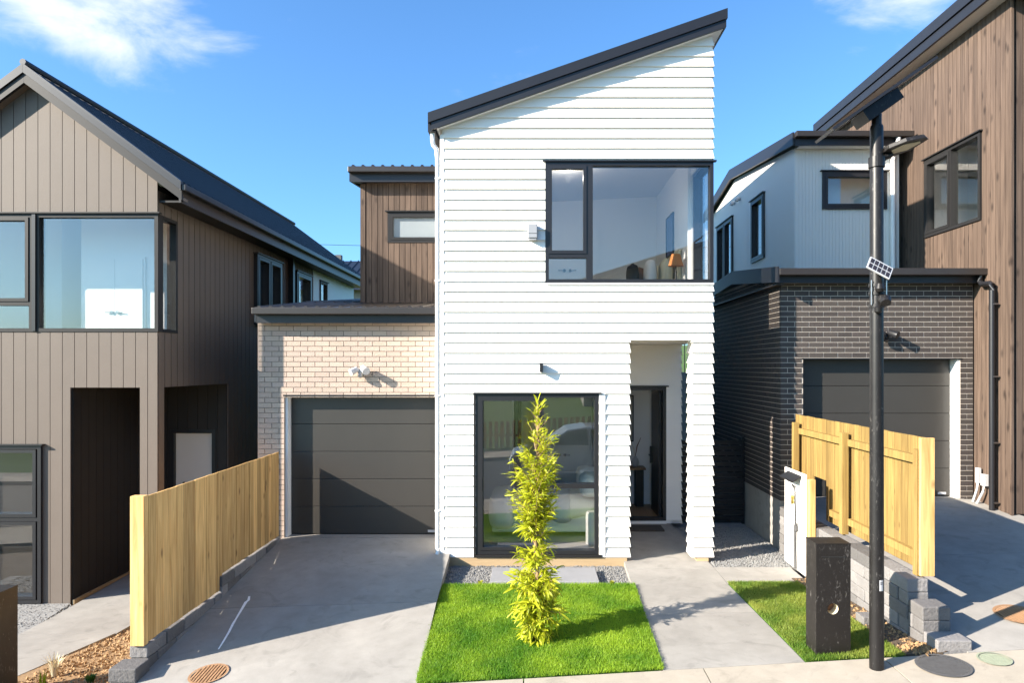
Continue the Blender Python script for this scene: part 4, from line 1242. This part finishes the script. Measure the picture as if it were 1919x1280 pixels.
uro = MB().prism([(5.05, 13.22, 7.38), (5.05, 17.5, 7.90), (5.05, 20.2, 7.36), (5.05, 20.2, 7.2), (5.05, 17.5, 7.74), (5.05, 13.22, 7.2)], [(7.3, 13.22, 7.38), (7.3, 17.5, 7.90), (7.3, 20.2, 7.36), (7.3, 20.2, 7.2), (7.3, 17.5, 7.74), (7.3, 13.22, 7.2)]).build('upper_roof', 'roof_dark', DH)
MB().box(5.04, 7.3, 13.08, 13.20, 7.29, 7.40).build('gutter', 'gutter', uro, bevel=.012)
MB().box(5.06, 7.3, 13.205, 13.24, 7.15, 7.385).build('fascia', 'charcoal', uro)
MB().box(5.18, 7.2, 13.242, 13.47, 7.16, 7.18).build('soffit', 'white_trim', uro)
MB().prism([(5.01, 13.21, 7.16), (5.01, 17.5, 7.66), (5.01, 20.2, 7.12), (5.01, 20.2, 7.38), (5.01, 17.5, 7.92), (5.01, 13.21, 7.41)], [(5.045, 13.21, 7.16), (5.045, 17.5, 7.66), (5.045, 20.2, 7.12), (5.045, 20.2, 7.38), (5.045, 17.5, 7.92), (5.045, 13.21, 7.41)]).build('barge_board', 'charcoal', uro)
smooth_angle(MB().tube([(7.02, 13.14, 7.28), (7.02, 13.16, 7.12), (7.04, 13.36, 7.0), (7.04, 13.38, 6.9), (7.04, 13.38, 4.7)], .045, 10).build('downpipe', 'white_trim', DH))
# tall timber part
wt = left(7.40)
twin = (11.26, 12.87, 5.29, 6.75)
tw = core(MB(), wt, 10.71, 17, .3, 8.62, [twin], -.15, 0).build('timber_side_wall', 'groove', DH)
vboards(wt, 10.58, 17, .112, .58, 8.60, [twin], 'timber_brown', tw, 'timber_board', gap=.010)
window(wt, *twin, DH, [(11.31, 12.05, 5.345, 6.695, False), (12.09, 12.82, 5.345, 6.695, True)], bars=[(12.05, 12.09, 5.345, 6.695)], fmat='frame_grey', d1=.045)
rm = MB().box(8.9, 9.0, 10.8, 14, 4.0, 8.4).box(7.6, 9.0, 14, 14.1, 4, 8.4).box(7.6, 9.0, 10.75, 10.85, 4, 8.4).box(7.6, 9, 10.8, 14, 3.9, 4).box(7.6, 9, 10.8, 14, 8.2, 8.3)
rm.build('timber_room_wall', 'int_white', DH)
wtf = front(10.60)
tf = core(MB(), wtf, 7.42, 11.6, .3, 7.2, [], -.15, 0)
TR = lambda x: 8.62 - .30 * (x - 7.37)
wtf.poly(tf, [(7.42, 7.2), (11.6, 7.2), (11.6, TR(11.6)), (7.42, TR(7.42))], -.15, 0)
tf = tf.build('timber_front_wall', 'groove', DH)
vboards(wtf, 7.47, 11.6, .112, .58, 8.7, [], 'timber_brown', tf, 'timber_board', clips=[(.30, 1, TR(0))], gap=.010)
MB().box(7.385, 7.425, 10.555, 10.60, .5, 8.6).build('corner_trim', 'timber_brown', tf)
MB().box(7.41, 11.6, 10.63, 17, -.2, .5).build('block_base', 'concrete_base', DH)
a = [(7.12, 10.2, TR(7.12) + .02), (11.9, 10.2, TR(11.9) + .02), (11.9, 10.2, TR(11.9) + .25), (7.12, 10.2, TR(7.12) + .25)]
tro = MB().prism(a, [(x, 17.2, z) for x, y, z in a]).build('timber_roof', 'roof_dark', DH)
MB().box(7.07, 7.11, 10.2, 17.2, 8.60, 8.76).build('fascia', 'charcoal', tro)
MB().box(7.04, 7.105, 10.18, 17.2, 8.775, 8.97).build('fascia', 'charcoal', tro)
MB().box(7.12, 7.40, 10.22, 17.2, 8.60, 8.64).build('eave_soffit', 'offwhite', tro)
flood(5.86, 11.43, 3.36, 'black twin head security light on dark brick behind the pole', 'charcoal')

# ------------------------------------------------------------------ far things in the gaps between the houses
FB = thing('far_house', (-9, 32, -1), 'distant house with dark blue ribbed roof between two nearer houses', 'house')
MB().box(-20, -6, 32, 40, -2, 6.5).build('wall', 'far_brick', FB)
a = [(-20.5, 31.5, 6.4), (-5.6, 31.5, 6.4), (-5.6, 36, 8.4), (-20.5, 36, 8.4)]
ribs('roof', 'roof_dark', FB, -20.5, -5.6, [(31.5, 6.45), (36, 8.45)], .4, .05)
MB().box(-10.4, -10.1, 35.8, 36.1, 8.3, 8.75).build('chimney', 'iron', FB)
bf = thing('back_fence', (4, 21, 0), 'grey timber fence across the far end of the side passage', 'fence')
for k in range(14):
    piece('paling', (.19, .025, 2.9), 'concrete_base', bf, (2.6 + k * .2, 21, 1.25))
MB().box(2.4, 5.5, 21.03, 21.08, 2.2, 2.3).build('rail', 'concrete_base', bf)
hb = slab('hillside', [(-40, 24), (60, 24), (60, 40), (-40, 40)], lambda x, y: 2.2 + (y - 24) * .12, 'verge', None, 20, 6, 3.5)
bf = thing('railing', (4.5, 25, 2.3), 'black metal railing on green bank beyond the side passage', 'railing')
MB().box(3, 7, 25.0, 25.05, 3.75, 3.82).build('rail', 'charcoal', bf)
MB().box(3, 7, 25.0, 25.05, 2.55, 2.62).build('rail', 'charcoal', bf)
for k in range(26): piece('baluster', (.03, .03, 1.2), 'charcoal', bf, (3.05 + k * .155, 25.02, 3.2))
sg = thing('slat_gate', (3.4, 13.3, -.2), 'dark horizontal slat gate closing the side passage', 'gate')
for k in range(15): piece('slat', (1.27, .025, .088), 'frame_grey', sg, (3.455, 13.3, -.08 + k * .105))
for xa in (2.83, 4.06): MB().box(xa, xa + .05, 13.315, 13.365, -.25, 1.5).build('post', 'charcoal', sg)
for k, (z0, z1, zm) in enumerate(((11.3, 10.9, 10.4), (10.6, 10.2, 9.7), (13.2, 12.9, 12.5))):
    pts = [(-30 + t * 6, 55, z0 + (z1 - z0) * t / 10 - (1 - (t / 5 - 1) ** 2) * .6) for t in range(11)]
    tag(MB().tube(pts, .018, 5).build('power_line', 'frame_grey'), ('thin power line strung between an upper and a lower one', 'lowest thin power line beside the brown upper block', 'highest thin power line in the sky behind the houses')[k], 'wire', 'power lines')

# ------------------------------------------------------------------ fences
LF = thing('paling_fence', (-4.3, 9.4, -.2), 'pale pine fence of close boards between driveway and taupe house', 'fence')
y = 7.50; k = 0
while y < 11.28:
    w = random.uniform(.138, .146)
    zb = -.155 if y < 9.18 else .055
    h = 1.445 + random.uniform(-.003, .003) - zb
    x = -4.24 + random.uniform(-.006, .006)
    piece('paling', (.02, round(w, 3), round(h, 3)), 'pine', LF, (x, y + w / 2, zb + h / 2))
    y += w + .006
MB().box(-4.38, -4.228, 7.41, 7.498, -.175, 1.455).build('post', 'pine', LF, bevel=.004)
for yy in (8.75, 10.0, 11.18): MB().box(-4.39, -4.30, yy, yy + .09, -.7, 1.36).build('post', 'pine', LF)
for z in (.12, .68, 1.22): MB().box(-4.298, -4.252, 7.5, 11.27, z, z + .09).build('rail', 'pine', LF)
RF = thing('paling_fence', (4.33, 9.4, .5), 'yellow green pine fence with posts and rails beside the light pole', 'fence')
y = 7.50
while y < 11.28:
    w = random.uniform(.138, .146)
    zb = 1.17 if 10.02 < y < 10.6 else .58
    h = 2.075 + random.uniform(-.003, .003) - zb
    piece('paling', (.02, round(w, 3), round(h, 3)), 'pine_green', RF, (4.36, y + w / 2, zb + h / 2))
    y += w + .006
MB().box(4.22, 4.372, 7.44, 7.485, .575, 2.085).build('end_board', 'pine', RF, bevel=.004)
for yy, zt in ((7.50, 1.95), (9.32, 1.96), (11.05, 1.96)):
    MB().box(4.21, 4.30, yy, yy + .09, .57 if yy > 8 else .56, zt).build('post', 'pine_green', RF, bevel=.004)
for z in (.70, 1.78):
    for ya, yb in ((7.592, 9.318), (9.412, 11.048)):
        if z < 1:  yb = min(yb, 9.95)
        MB().box(4.285, 4.348, ya, yb, z, z + .09).build('rail', 'pine_green', RF)
MB().box(4.303, 4.348, 7.50, 11.14, 1.781, 1.868).build('rail', 'pine_green', RF)

# ------------------------------------------------------------------ block retaining walls
def blocks(root, x0, x1, y0, y1, z0, z1, L=.39, H=.145, axis='y', seed=0):
    rr = random.Random(seed); k = 0
    z = z1
    while z > z0:
        zb = max(z - H, z0 - .02)
        y = y0 - (L / 2 if k % 2 else 0)
        while y < y1:
            a, b = max(y, y0), min(y + L, y1); y += L
            if b - a < .05: continue
            j = rr.uniform(-.008, .008)
            mb = MB().box(x0 + j, x1 + j, a + .003, b - .003, zb + .003, z)
            mb.build('block', 'block', root, bevel=.012)
        z -= H; k += 1
LW = thing('retaining_wall', (-4.3, 9, -.5), 'low grey block wall under the pine fence along the driveway', 'wall')
blocks(LW, -4.40, -4.20, 7.44, 9.19, -.92, -.175, seed=1)
blocks(LW, -4.40, -4.20, 9.195, 11.30, -.6, .035, seed=2)
blocks(LW, -4.46, -4.17, 7.16, 7.435, -.92, -.315, seed=3)
blocks(LW, -4.55, -4.19, 6.88, 7.155, -.92, -.455, seed=4)
RW = thing('retaining_wall', (4.15, 9, -.1), 'grey stone block wall carrying the fence beside the letterbox', 'wall')
blocks(RW, 4.06, 4.29, 7.42, 11.35, -.32, .55, seed=5)
blocks(RW, 4.065, 4.36, 7.14, 7.415, -.2, .345, seed=6)
blocks(RW, 4.07, 4.42, 6.87, 7.135, -.2, .10, seed=7)
t = tag(MB().box(3.76, 3.96, 7.78, 7.98, -.12, .0).build('loose_block', 'block', bevel=.008), 'loose grey block lying on the soil behind the letterbox', 'block')

# ------------------------------------------------------------------ small columnar tree
TX, TY = .03, 7.68
TZ = z_soil(TX, TY)
TR_ = thing('young_tree', (TX, TY, TZ), 'slender yellow green young tree standing in the lawn', 'tree')
def trunk_at(h): return Vector((TX + .018 * math.sin(h * 3.1), TY + .015 * math.cos(h * 2.3), TZ + h))
mb = MB().tube([trunk_at(float(h)) for h in np.linspace(-.05, 2.7, 16)], [.030 - .0095 * h for h in np.linspace(-.05, 2.7, 16)], 8)
smooth_angle(mb.build('trunk', 'bark', TR_))
LEAFM = []
for k in range(4):
    L, W_ = 1.0, .15 + .02 * k
    n = 5; vs = []; fs = []
    for i in range(n + 1):
        t = i / n
        w = W_ * math.sin(math.pi * (t * .86 + .10)) ** .8 * .5
        bend = -.10 * (k + 1) * t * t
        vs += [(-w, t * L, bend + .2 * w), (0, t * L, bend), (w, t * L, bend + .2 * w)]
    for i in range(n):
        a = i * 3
        fs += [(a, a + 1, a + 4, a + 3), (a + 1, a + 2, a + 5, a + 4)]
    me = bpy.data.meshes.new('leaf'); me.from_pydata(vs, [], fs); me.materials.append(M['leaf'])
    for p in me.polygons: p.use_smooth = True
    LEAFM.append((me, vs, fs))
def crown_r(h):           # spread of the leaves at height h over the ground
    pts = [(.0, .13), (.12, .19), (.3, .29), (.55, .31), (.75, .26), (.95, .24), (1.08, .20), (1.2, .22), (1.35, .30), (1.6, .30), (1.85, .29), (2.1, .25), (2.3, .16), (2.6, .13), (2.8, .06)]
    for (a, b), (c, d) in zip(pts[:-1], pts[1:]):
        if a <= h <= c: return b + (d - b) * (h - a) / (c - a)
    return .05
leaves = []
rr = random.Random(5)
dens = lambda h: 1.6 if h < .72 else (1.0 if h < .95 else (.6 if h < 1.22 else (1.6 if h < 2.0 else .4)))
twigs = MB()
while len(leaves) < 5600:
    h = rr.uniform(.05, 2.62)
    if rr.random() * 1.6 > dens(h): continue
    a0 = rr.random() * 2 * math.pi
    rad = crown_r(h) * rr.choice((.55, .8, 1.0, 1.2, 1.5))
    out0 = Vector((math.cos(a0), math.sin(a0), 0))
    rise = -.1 if h < .5 else (.25 if h < 1.1 else .5)
    tip = trunk_at(h) + out0 * rad * .62 + Vector((0, 0, rise * rad))
    twigs.tube([trunk_at(max(.02, h - .04)), tip], [.006, .002], 4)
    nl = rr.randint(10, 20) if h < 2.2 else rr.randint(5, 8)
    for q in range(nl):
        t = rr.uniform(.15, 1.0)
        p = trunk_at(h).lerp(tip, t)
        a = a0 + rr.gauss(0, .75)
        out = Vector((math.cos(a), math.sin(a), 0))
        el = rr.gauss(-.35, .5) if h < .6 else (rr.gauss(.12, .4) if h < 1.2 else rr.gauss(.42, .42))
        if h > 2.15: el = rr.gauss(.8, .3)
        L = rr.choice((.055, .07, .085, .10, .125)) * (1.2 if h < .7 else 1.0) * (.8 if h > 2.2 else 1)
        d = (out * math.cos(el) + Vector((0, 0, 1)) * math.sin(el)).normalized()
        if p.z + d.z * L < TZ + .02: continue
        leaves.append((p, d, L, rr.randrange(4), rr.uniform(-.9, .9), 0))
for q in range(9):
    a = q * 2.4; el = .7 + .08 * q
    leaves.append((trunk_at(2.5 + .025 * q), Vector((math.cos(a) * math.cos(el), math.sin(a) * math.cos(el), math.sin(el))).normalized(), .15, q % 4, 0, 0))
twigs.build('twigs', 'bark', TR_, kind='stuff')
def leaf_matrix(p, d, L, roll):
    yv = d
    xv = yv.cross(Vector((0, 0, 1))).normalized()
    zv = xv.cross(yv)
    m = Matrix((xv, yv, zv)).transposed() @ Matrix.Rotation(roll, 3, 'Y')
    return m, L
leaves.sort(key=lambda q: q[0].y + .0 * q[5])
crown = MB()
for i, (p, d, L, k, roll, e) in enumerate(leaves):
    m, s = leaf_matrix(p, d, L, roll)
    if i < 290:
        o = bpy.data.objects.new('leaf', LEAFM[k][0]); COL.objects.link(o)
        WORLD[o.name] = p
        o.parent = TR_; o.matrix_parent_inverse = Matrix.Translation(-wloc(TR_))
        o.matrix_basis = Matrix.Translation(p) @ m.to_4x4() @ Matrix.Diagonal((s, s, s, 1))
    else:
        crown.add([p + m @ (Vector(v) * s) for v in LEAFM[k][1]], LEAFM[k][2])
co = crown.build('crown', 'leaf', TR_, smooth=False, kind='stuff')
for p in co.data.polygons: p.use_smooth = True

# ------------------------------------------------------------------ letterboxes
def letterbox(x, y, z, label):
    t = thing('letterbox', (x, y, z), label, 'letterbox')
    w, dp_, h = .352, .26, 1.14
    x0, x1 = x - w / 2, x + w / 2
    hx, hz, hr = x - .005, z + .475, .056
    mb = MB().box(x0, x1, y + .13, y + dp_, z - .05, z + h)
    mb.box(x0, x0 + .004, y + .005, y + .13, z - .05, z + h).box(x1 - .004, x1, y + .005, y + .13, z - .05, z + h).box(x0 + .004, x1 - .004, y + .005, y + .13, z + h - .004, z + h)
    # front plate with a round newspaper hole
    n = 32; ring_ = []; hole = []; sq = []
    for k in range(n):
        a = 2 * math.pi * k / n
        c, s = math.cos(a), math.sin(a)
        hole.append((hx + hr * c, hz + hr * s))
        m = max(abs(c), abs(s)); sq.append((hx + .12 * c / m, hz + .12 * s / m))
    mb2 = MB(); vs = []; fs = []
    for d in (0, .005):
        vs += [(a, y + d, b) for a, b in hole] + [(a, y + d, b) for a, b in sq]
    for k in range(n):
        j = (k + 1) % n
        fs += [(k, n + k, n + j, j), (2 * n + k, 2 * n + j, 3 * n + j, 3 * n + k), (k, j, 2 * n + j, 2 * n + k)]
    mb2.add(vs, fs)
    for a, b, c, d in ((x0, x1, z - .05, hz - .12), (x0, x1, hz + .12, z + h - .009), (x0, hx - .12, hz - .12, hz + .12), (hx + .12, x1, hz - .12, hz + .12)):
        mb2.box(a, b, y, y + .005, c, d)
    body = mb.build('body', 'black_box', t)
    mb2.build('front_panel', 'black_box', t)
    MB().tube([(hx, y + .004, hz), (hx, y + .11, hz)], hr * 1.0, 28, cap=False).build('newspaper_tube', 'fabric_cream', t)
    MB().tube([(hx, y + .111, hz), (hx, y + .115, hz)], hr, 28).build('tube_end', 'fabric_brown', t)
    MB().box(x0 - .003, x1 + .003, y - .002, y + dp_ + .003, z + h - .008, z + h + .004).build('lid', 'black_box', t)
    MB().box(x0 + .055, x1 - .05, y - .003, y - .0005, z + h - .14, z + h - .128).build('letter_slot', 'dark_hole', t)
    return t
letterbox(3.06, 6.97, z_soil(3.06, 6.97), 'tall black box letterbox with round hole on the lawn strip')
letterbox(-5.66, 7.0, z_soil(-5.66, 7.0), 'dark letterbox pillar in the mulch beside the lower path')

# ------------------------------------------------------------------ solar street light
PX, PY = 3.335, 6.64
PZ = z_walk(PX, PY)
SL = thing('street_light', (PX, PY, PZ), 'black solar street light pole with lamp head and tilted panel', 'street light')
smooth_angle(MB().lathe((PX, PY, PZ - .02), [(.066, 0), (.066, .6), (.062, 3.0), (.060, 5.28), (.055, 5.30)], 24).build('pole', 'black_steel', SL))
c_ = Vector((PX - .01, PY, 5.44)); u_ = Vector((math.cos(R(34.6)), 0, math.sin(R(34.6)))); n_ = Vector((-u_.z, 0, u_.x)); v_ = Vector((0, 1, 0))
def tilted(name, mat, lu, lv, n0, n1, cu=0, cv=0, parent=SL):
    q = [c_ + u_ * (cu + a * lu / 2) + v_ * (cv + b * lv / 2) for a, b in ((-1, -1), (1, -1), (1, 1), (-1, 1))]
    return MB().prism([p + n_ * n0 for p in q], [p + n_ * n1 for p in q]).build(name, mat, parent)
sp = tilted('solar_panel', 'charcoal', 1.20, .40, .0, .026)
for i in range(6):
    for j in range(3):
        tilted('solar_cell', 'cell', .18, .115, .0265, .028, -.485 + i * .194, -.125 + j * .125, sp)
tilted('battery_box', 'black_steel', .40, .26, -.12, -.004, -.03, 0)
MB().tube([(PX, PY, 5.2), (PX, PY, 5.40)], .045, 12).build('neck', 'black_steel', SL)
# lamp head: flat tapering LED head on a side arm
hb_ = thing_pts = [(-.02, .10, 0), (.02, -.12, 0), (.16, -.26, 0), (.36, -.30, 0), (.42, -.24, 0), (.34, .02, 0), (.20, .13, 0)]
hm = Matrix.Translation((PX + .04, PY - .03, 4.93)) @ Euler((R(-9), R(-7), 0)).to_matrix().to_4x4() @ Matrix.Scale(.82, 4)
lo_ = [hm @ Vector((x, y, 0)) for x, y, _ in hb_]
hi_ = [hm @ Vector((x * .93 + .012, y * .93, .055)) for x, y, _ in hb_]
lh = MB().prism(lo_, hi_).build('lamp_head', 'black_steel', SL, bevel=.006)
ds = [(.08, -.06), (.16, -.18), (.33, -.22), (.355, -.18), (.28, -.02), (.14, .03)]
MB().prism([hm @ Vector((x, y, -.006)) for x, y in ds], [hm @ Vector((x, y, .002)) for x, y in ds]).build('led_panel', 'led', lh)
smooth_angle(MB().tube([(PX, PY, 4.88), (PX + .07, PY - .01, 4.90), (PX + .14, PY - .0, 4.93)], [.04, .035, .03], 12).build('arm', 'black_steel', SL))
MB().tube([(PX, PY, 4.80), (PX, PY, 4.90)], .075, 20).build('collar', 'black_steel', SL)
# sticker
pts = [(PX + .0665 * math.sin(a), PY - .0665 * math.cos(a)) for a in np.linspace(-.1, .55, 8)]
z0 = PZ + .77
vs = [(x, y, z0) for x, y in pts] + [(x, y, z0 + .105) for x, y in pts]
st = MB().add(vs, [(i, i + 1, 9 + i, 8 + i) for i in range(7)]).build('sticker', 'plastic_white', SL)
for zz, hh in ((.075, .008), (.062, .006)):
    pts2 = [(PX + .0672 * math.sin(a), PY - .0672 * math.cos(a)) for a in np.linspace(0.02, .42, 6)]
    MB().add([(x, y, z0 + zz) for x, y in pts2] + [(x, y, z0 + zz + hh) for x, y in pts2], [(i, i + 1, 7 + i, 6 + i) for i in range(5)]).build('print_line', 'charcoal', st)
# small camera unit with its own panel, strapped to the pole
CU = thing('pole_sensor', (PX, PY - .1, 3.5), 'small sensor unit with ten cell solar panel strapped to the pole', 'sensor')
cen = Vector((PX - .045, PY - .14, 3.80))
uu = Vector((.86, -.10, -.50)).normalized(); vv = Vector((.45, .45, .77)); vv = (vv - uu * vv.dot(uu)).normalized(); nn = uu.cross(vv)
if nn.y > 0: nn = -nn
def pq(a, b, w, h, n0, n1):
    q = [cen + uu * (a + i * w / 2) + vv * (b + j * h / 2) for i, j in ((-1, -1), (1, -1), (1, 1), (-1, 1))]
    return [p + nn * n0 for p in q], [p + nn * n1 for p in q]
pn = MB().prism(*pq(0, 0, .235, .148, 0, .012)).build('panel', 'plastic_white', CU)
for i in range(5):
    for j in range(2):
        MB().prism(*pq(-.088 + i * .044, -.033 + j * .066, .036, .056, .0125, .0138)).build('solar_cell', 'cell', pn)
smooth_angle(MB().tube([(PX + .01, PY - .07, 3.66), cen - nn * .01], .012, 8).build('bracket', 'black_steel', CU))
for z in (3.44, 3.56, 3.64): smooth_angle(MB().tube([(PX, PY, z), (PX, PY, z + .03)], .074, 20).build('strap', 'black_steel', CU))
smooth_angle(MB().tube([(PX + .02, PY - .06, 3.52), (PX + .03, PY - .11, 3.50), (PX + .02, PY - .14, 3.47)], [.05, .055, .045], 14).build('camera', 'black_steel', CU))
smooth_angle(MB().lathe((PX - .03, PY - .09, 3.37), [(.01, 0), (.035, .02), (.04, .06), (.02, .08)], 12).build('dome', 'black_steel', CU))
smooth_angle(MB().lathe((PX - .02, PY - .10, 3.58), [(.03, 0), (.045, .03), (.03, .08)], 12).build('housing', 'black_steel', CU))
for dx in (-.075, .07): MB().tube([(PX + dx, PY - .05, 3.46), (PX + dx, PY - .05, 3.70)], .006, 6).build('antenna', 'steel', CU)

# ------------------------------------------------------------------ drains and covers
def round_cover(name, x, y, z, r, mat, label, cat, slots=0, ribs_=0, bridge=0, slope_=(0, 0)):
    t = thing(name, (x, y, z), label, cat)
    def zz(a, b): return z + a * slope_[0] + b * slope_[1]
    def disc(r0, r1, h, n=40):
        vs = []; fs = []
        for k in range(n):
            a = 2 * math.pi * k / n; c, s = math.cos(a), math.sin(a)
            vs += [(x + r0 * c, y + r0 * s, zz(r0 * c, r0 * s) + h), (x + r1 * c, y + r1 * s, zz(r1 * c, r1 * s) + h)]
        for k in range(n):
            a, b = 2 * k, 2 * ((k + 1) % n); fs.append((a, a + 1, b + 1, b))
        return MB().add(vs, fs)
    disc(r * .88, r, .012).build('rim', mat, t)
    disc(.001, r * .885, .005).build('plate', 'dark_hole' if slots else mat, t)
    for k in range(slots or ribs_):
        n = slots or ribs_
        off = -r * .8 + 1.6 * r * (k + .5) / n
        half = math.sqrt(max(0, (r * .87) ** 2 - off * off)); w = .8 * r / n * (.62 if slots else .55)
        q = [(off - w, -half), (off + w, -half), (off + w, half), (off - w, half)]
        if not slots: q = [(b, a) for a, b in q][::-1]
        MB().prism([(x + a, y + b, zz(a, b) + .003) for a, b in q], [(x + a, y + b, zz(a, b) + .013) for a, b in q]).build('bar', mat, t)
    return t
round_cover('drain_grate', -3.46, 7.27, z_drive(-3.46, 7.27), .20, 'rust', 'rusty round drain grate set in the driveway', 'drain', slots=9, slope_=(.053, .1))
round_cover('drain_grate', 5.32, 7.50, z_drive_r(5.32, 7.5), .235, 'rust', 'orange rusty grate in the upper driveway', 'drain', slots=11, slope_=(.05, .09))
round_cover('manhole_cover', 3.96, 6.60, z_walk(3.96, 6.6), .245, 'iron', 'dark iron manhole cover in the footpath near the light pole', 'manhole', ribs_=16, slope_=(.058, .02))
round_cover('manhole_cover', 4.50, 6.67, z_walk(4.5, 6.67), .15, 'lid_green', 'small pale green round lid in the footpath', 'manhole', slope_=(.058, .02))

# ------------------------------------------------------------------ utility board
UB = thing('utility_board', (3.96, 10.3, -.18), 'white board with tap and yellow valve standing against the stone wall', 'utility board')
MB().box(3.93, 3.955, 9.88, 10.69, -.17, 1.30).build('board', 'white', UB, bevel=.003)
MB().box(3.957, 4.04, 9.78, 9.875, -.18, 1.24).build('post', 'pine', UB, bevel=.004)
MB().prism([(3.80, 10.02, 1.16), (3.93, 10.02, 1.24), (3.93, 10.02, 1.26), (3.80, 10.02, 1.18)], [(3.80, 10.55, 1.16), (3.93, 10.55, 1.24), (3.93, 10.55, 1.26), (3.80, 10.55, 1.18)]).build('hood', 'frame_grey', UB)
smooth_angle(MB().tube([(3.90, 10.40, .55), (3.89, 10.40, 1.0), (3.89, 10.36, 1.06), (3.89, 10.30, 1.06), (3.89, 10.26, 1.0), (3.89, 10.26, .95)], .014, 8).build('pipe', 'plastic_white', UB))
smooth_angle(MB().tube([(3.90, 10.16, .5), (3.89, 10.16, 1.0), (3.89, 10.20, 1.07), (3.89, 10.26, 1.09)], .014, 8).build('pipe', 'steel', UB))
smooth_angle(MB().lathe((3.89, 10.26, .80), [(.015, 0), (.025, .03), (.018, .06), (.028, .10), (.016, .14)], 10).build('valve', 'brass', UB))
smooth_angle(MB().tube([(3.905, 10.2, -.15), (3.905, 10.21, .4), (3.90, 10.16, .52)], .022, 8).build('pipe', 'iron', UB))
MB().box(3.88, 3.93, 10.12, 10.20, .42, .5).build('meter', 'iron', UB, bevel=.006)

# ------------------------------------------------------------------ plants in the mulch bed
def tuft(x, y, n, h, label, mat, wid=.006):
    z = z_soil(x, y)
    mb = MB()
    for k in range(n):
        a = random.random() * 6.28; l = h * random.uniform(.6, 1); sp_ = random.uniform(.1, .5)
        d = Vector((math.cos(a), math.sin(a), 0)); s = Vector((-d.y, d.x, 0)) * wid
        p0 = Vector((x, y, z)) + d * .02
        p1 = p0 + d * l * sp_ * .4 + Vector((0, 0, l * .6)); p2 = p0 + d * l * sp_ + Vector((0, 0, l * (1 - sp_ * .4)))
        mb.add([p0 - s, p0 + s, p1 + s, p1 - s, p2], [(0, 1, 2, 3), (3, 2, 4)])
    return tag(mb.build('plant', mat), label, 'plant')
tuft(-5.42, 7.72, 40, .32, 'spiky dry grass tuft in mulch beside the lower path', 'fabric_cream')
tuft(-4.95, 8.6, 160, .13, 'low green weed clump in mulch by the stone wall end', 'leaf_dark', .012)
tuft(-4.83, 7.45, 140, .12, 'small leafy green seedling in mulch near the footpath', 'leaf_dark', .012)
tuft(-5.25, 7.3, 12, .26, 'thin yellow shoots poking out of the mulch', 'leaf', .008)
tuft(-.75, 9.62, 60, .06, 'tiny yellow weed at gravel edge by the lawn', 'leaf', .008)
tuft(1.1, 9.6, 60, .06, 'tiny yellow weed at gravel edge near front path', 'leaf', .008)

# ------------------------------------------------------------------ across the street (seen mirrored in the windows)
slab('far_footpath', [(-40, -5.0), (40, -5.0), (40, -3.02), (-40, -3.02)], lambda x, y: z_street(x) - .04, 'concrete_walk', None, 30, 2, .2)
slab('grass_verge', [(-60, -30), (60, -30), (60, -5.02), (-60, -5.02)], lambda x, y: z_street(x) - .05 + max(0, -6 - y) * .12, 'verge', None, 30, 12, .3)
OH = thing('opposite_house', (9, -15, 1), 'plain house with low pitched roof across the street', 'house')
MB().box(2.6, 15, -22, -14, 0, 7.2).build('wall', 'far_brick', OH)
a = [(2.0, -13.5, 7.0), (15.6, -13.5, 11.2), (15.6, -13.5, 11.45), (2.0, -13.5, 7.25)]
MB().prism(a, [(x, -22.5, z) for x, y, z in a]).build('roof', 'roof_dark', OH)
MB().prism([(2.6, -14, 7.2), (15, -14, 7.2), (15, -14, 11.0)], [(2.6, -22, 7.2), (15, -22, 7.2), (15, -22, 11.0)]).build('gable', 'far_brick', OH)
for xa in (4, 7.5, 11): MB().box(xa, xa + 1.6, -13.99, -13.95, 3.6, 5.4).build('window', 'car_glass', OH)
of = thing('opposite_fence', (2, -5.6, 0), 'low pale paling fence across the street', 'fence')
for k in range(60): piece('paling', (.14, .02, 1.1), 'pine', of, (-7 + k * .23, -5.6, z_street(-7 + k * .23) + .5))
MB().box(-7, 6.8, -5.63, -5.61, .1, .2).build('rail', 'pine', of)
# parked car under the viewpoint
CZ = z_street(1.6) - .17
CAR = thing('parked_car', (1.65, 1.3, CZ), 'silver hatchback car parked by the kerb', 'car')
prof = [(-.68, .25), (-.70, .55), (-.62, .72), (.25, .95), (.95, 1.42), (1.5, 1.50), (2.6, 1.46), (3.45, 1.02), (3.75, .95), (3.82, .6), (3.78, .25)]
def sec(y, k): return [(x, y, CZ + (z if z < .97 else .97 + (z - .97) * k)) for x, z in prof]
body = MB(); ysec = [(.42, 0.985), (.50, 1.0), (2.1, 1.0), (2.18, .985)]
body.prism(sec(.45, 1), sec(2.15, 1)).build('body', 'car_paint', CAR, bevel=.05)
for yy, s in ((2.155, 1), (.445, -1)):
    q = [(.45, .99), (1.0, 1.36), (1.5, 1.43), (1.55, .99)]; q2 = [(1.62, .99), (1.6, 1.43), (2.5, 1.39), (3.1, 1.03)]
    for qq in (q, q2):
        MB().prism([(x, yy + .006 * s, CZ + z) for x, z in qq], [(x, yy - .01 * s, CZ + z) for x, z in qq]).build('side_window', 'car_glass', CAR)
    for xw in (.15, 2.95):
        w = MB().tube([(xw, yy - .2 * s, CZ + .31), (xw, yy + .012 * s, CZ + .31)], .31, 24).build('wheel', 'tyre', CAR)
        MB().tube([(xw, yy + .0 * s, CZ + .31), (xw, yy + .02 * s, CZ + .31)], .2, 20).build('rim', 'steel', w)
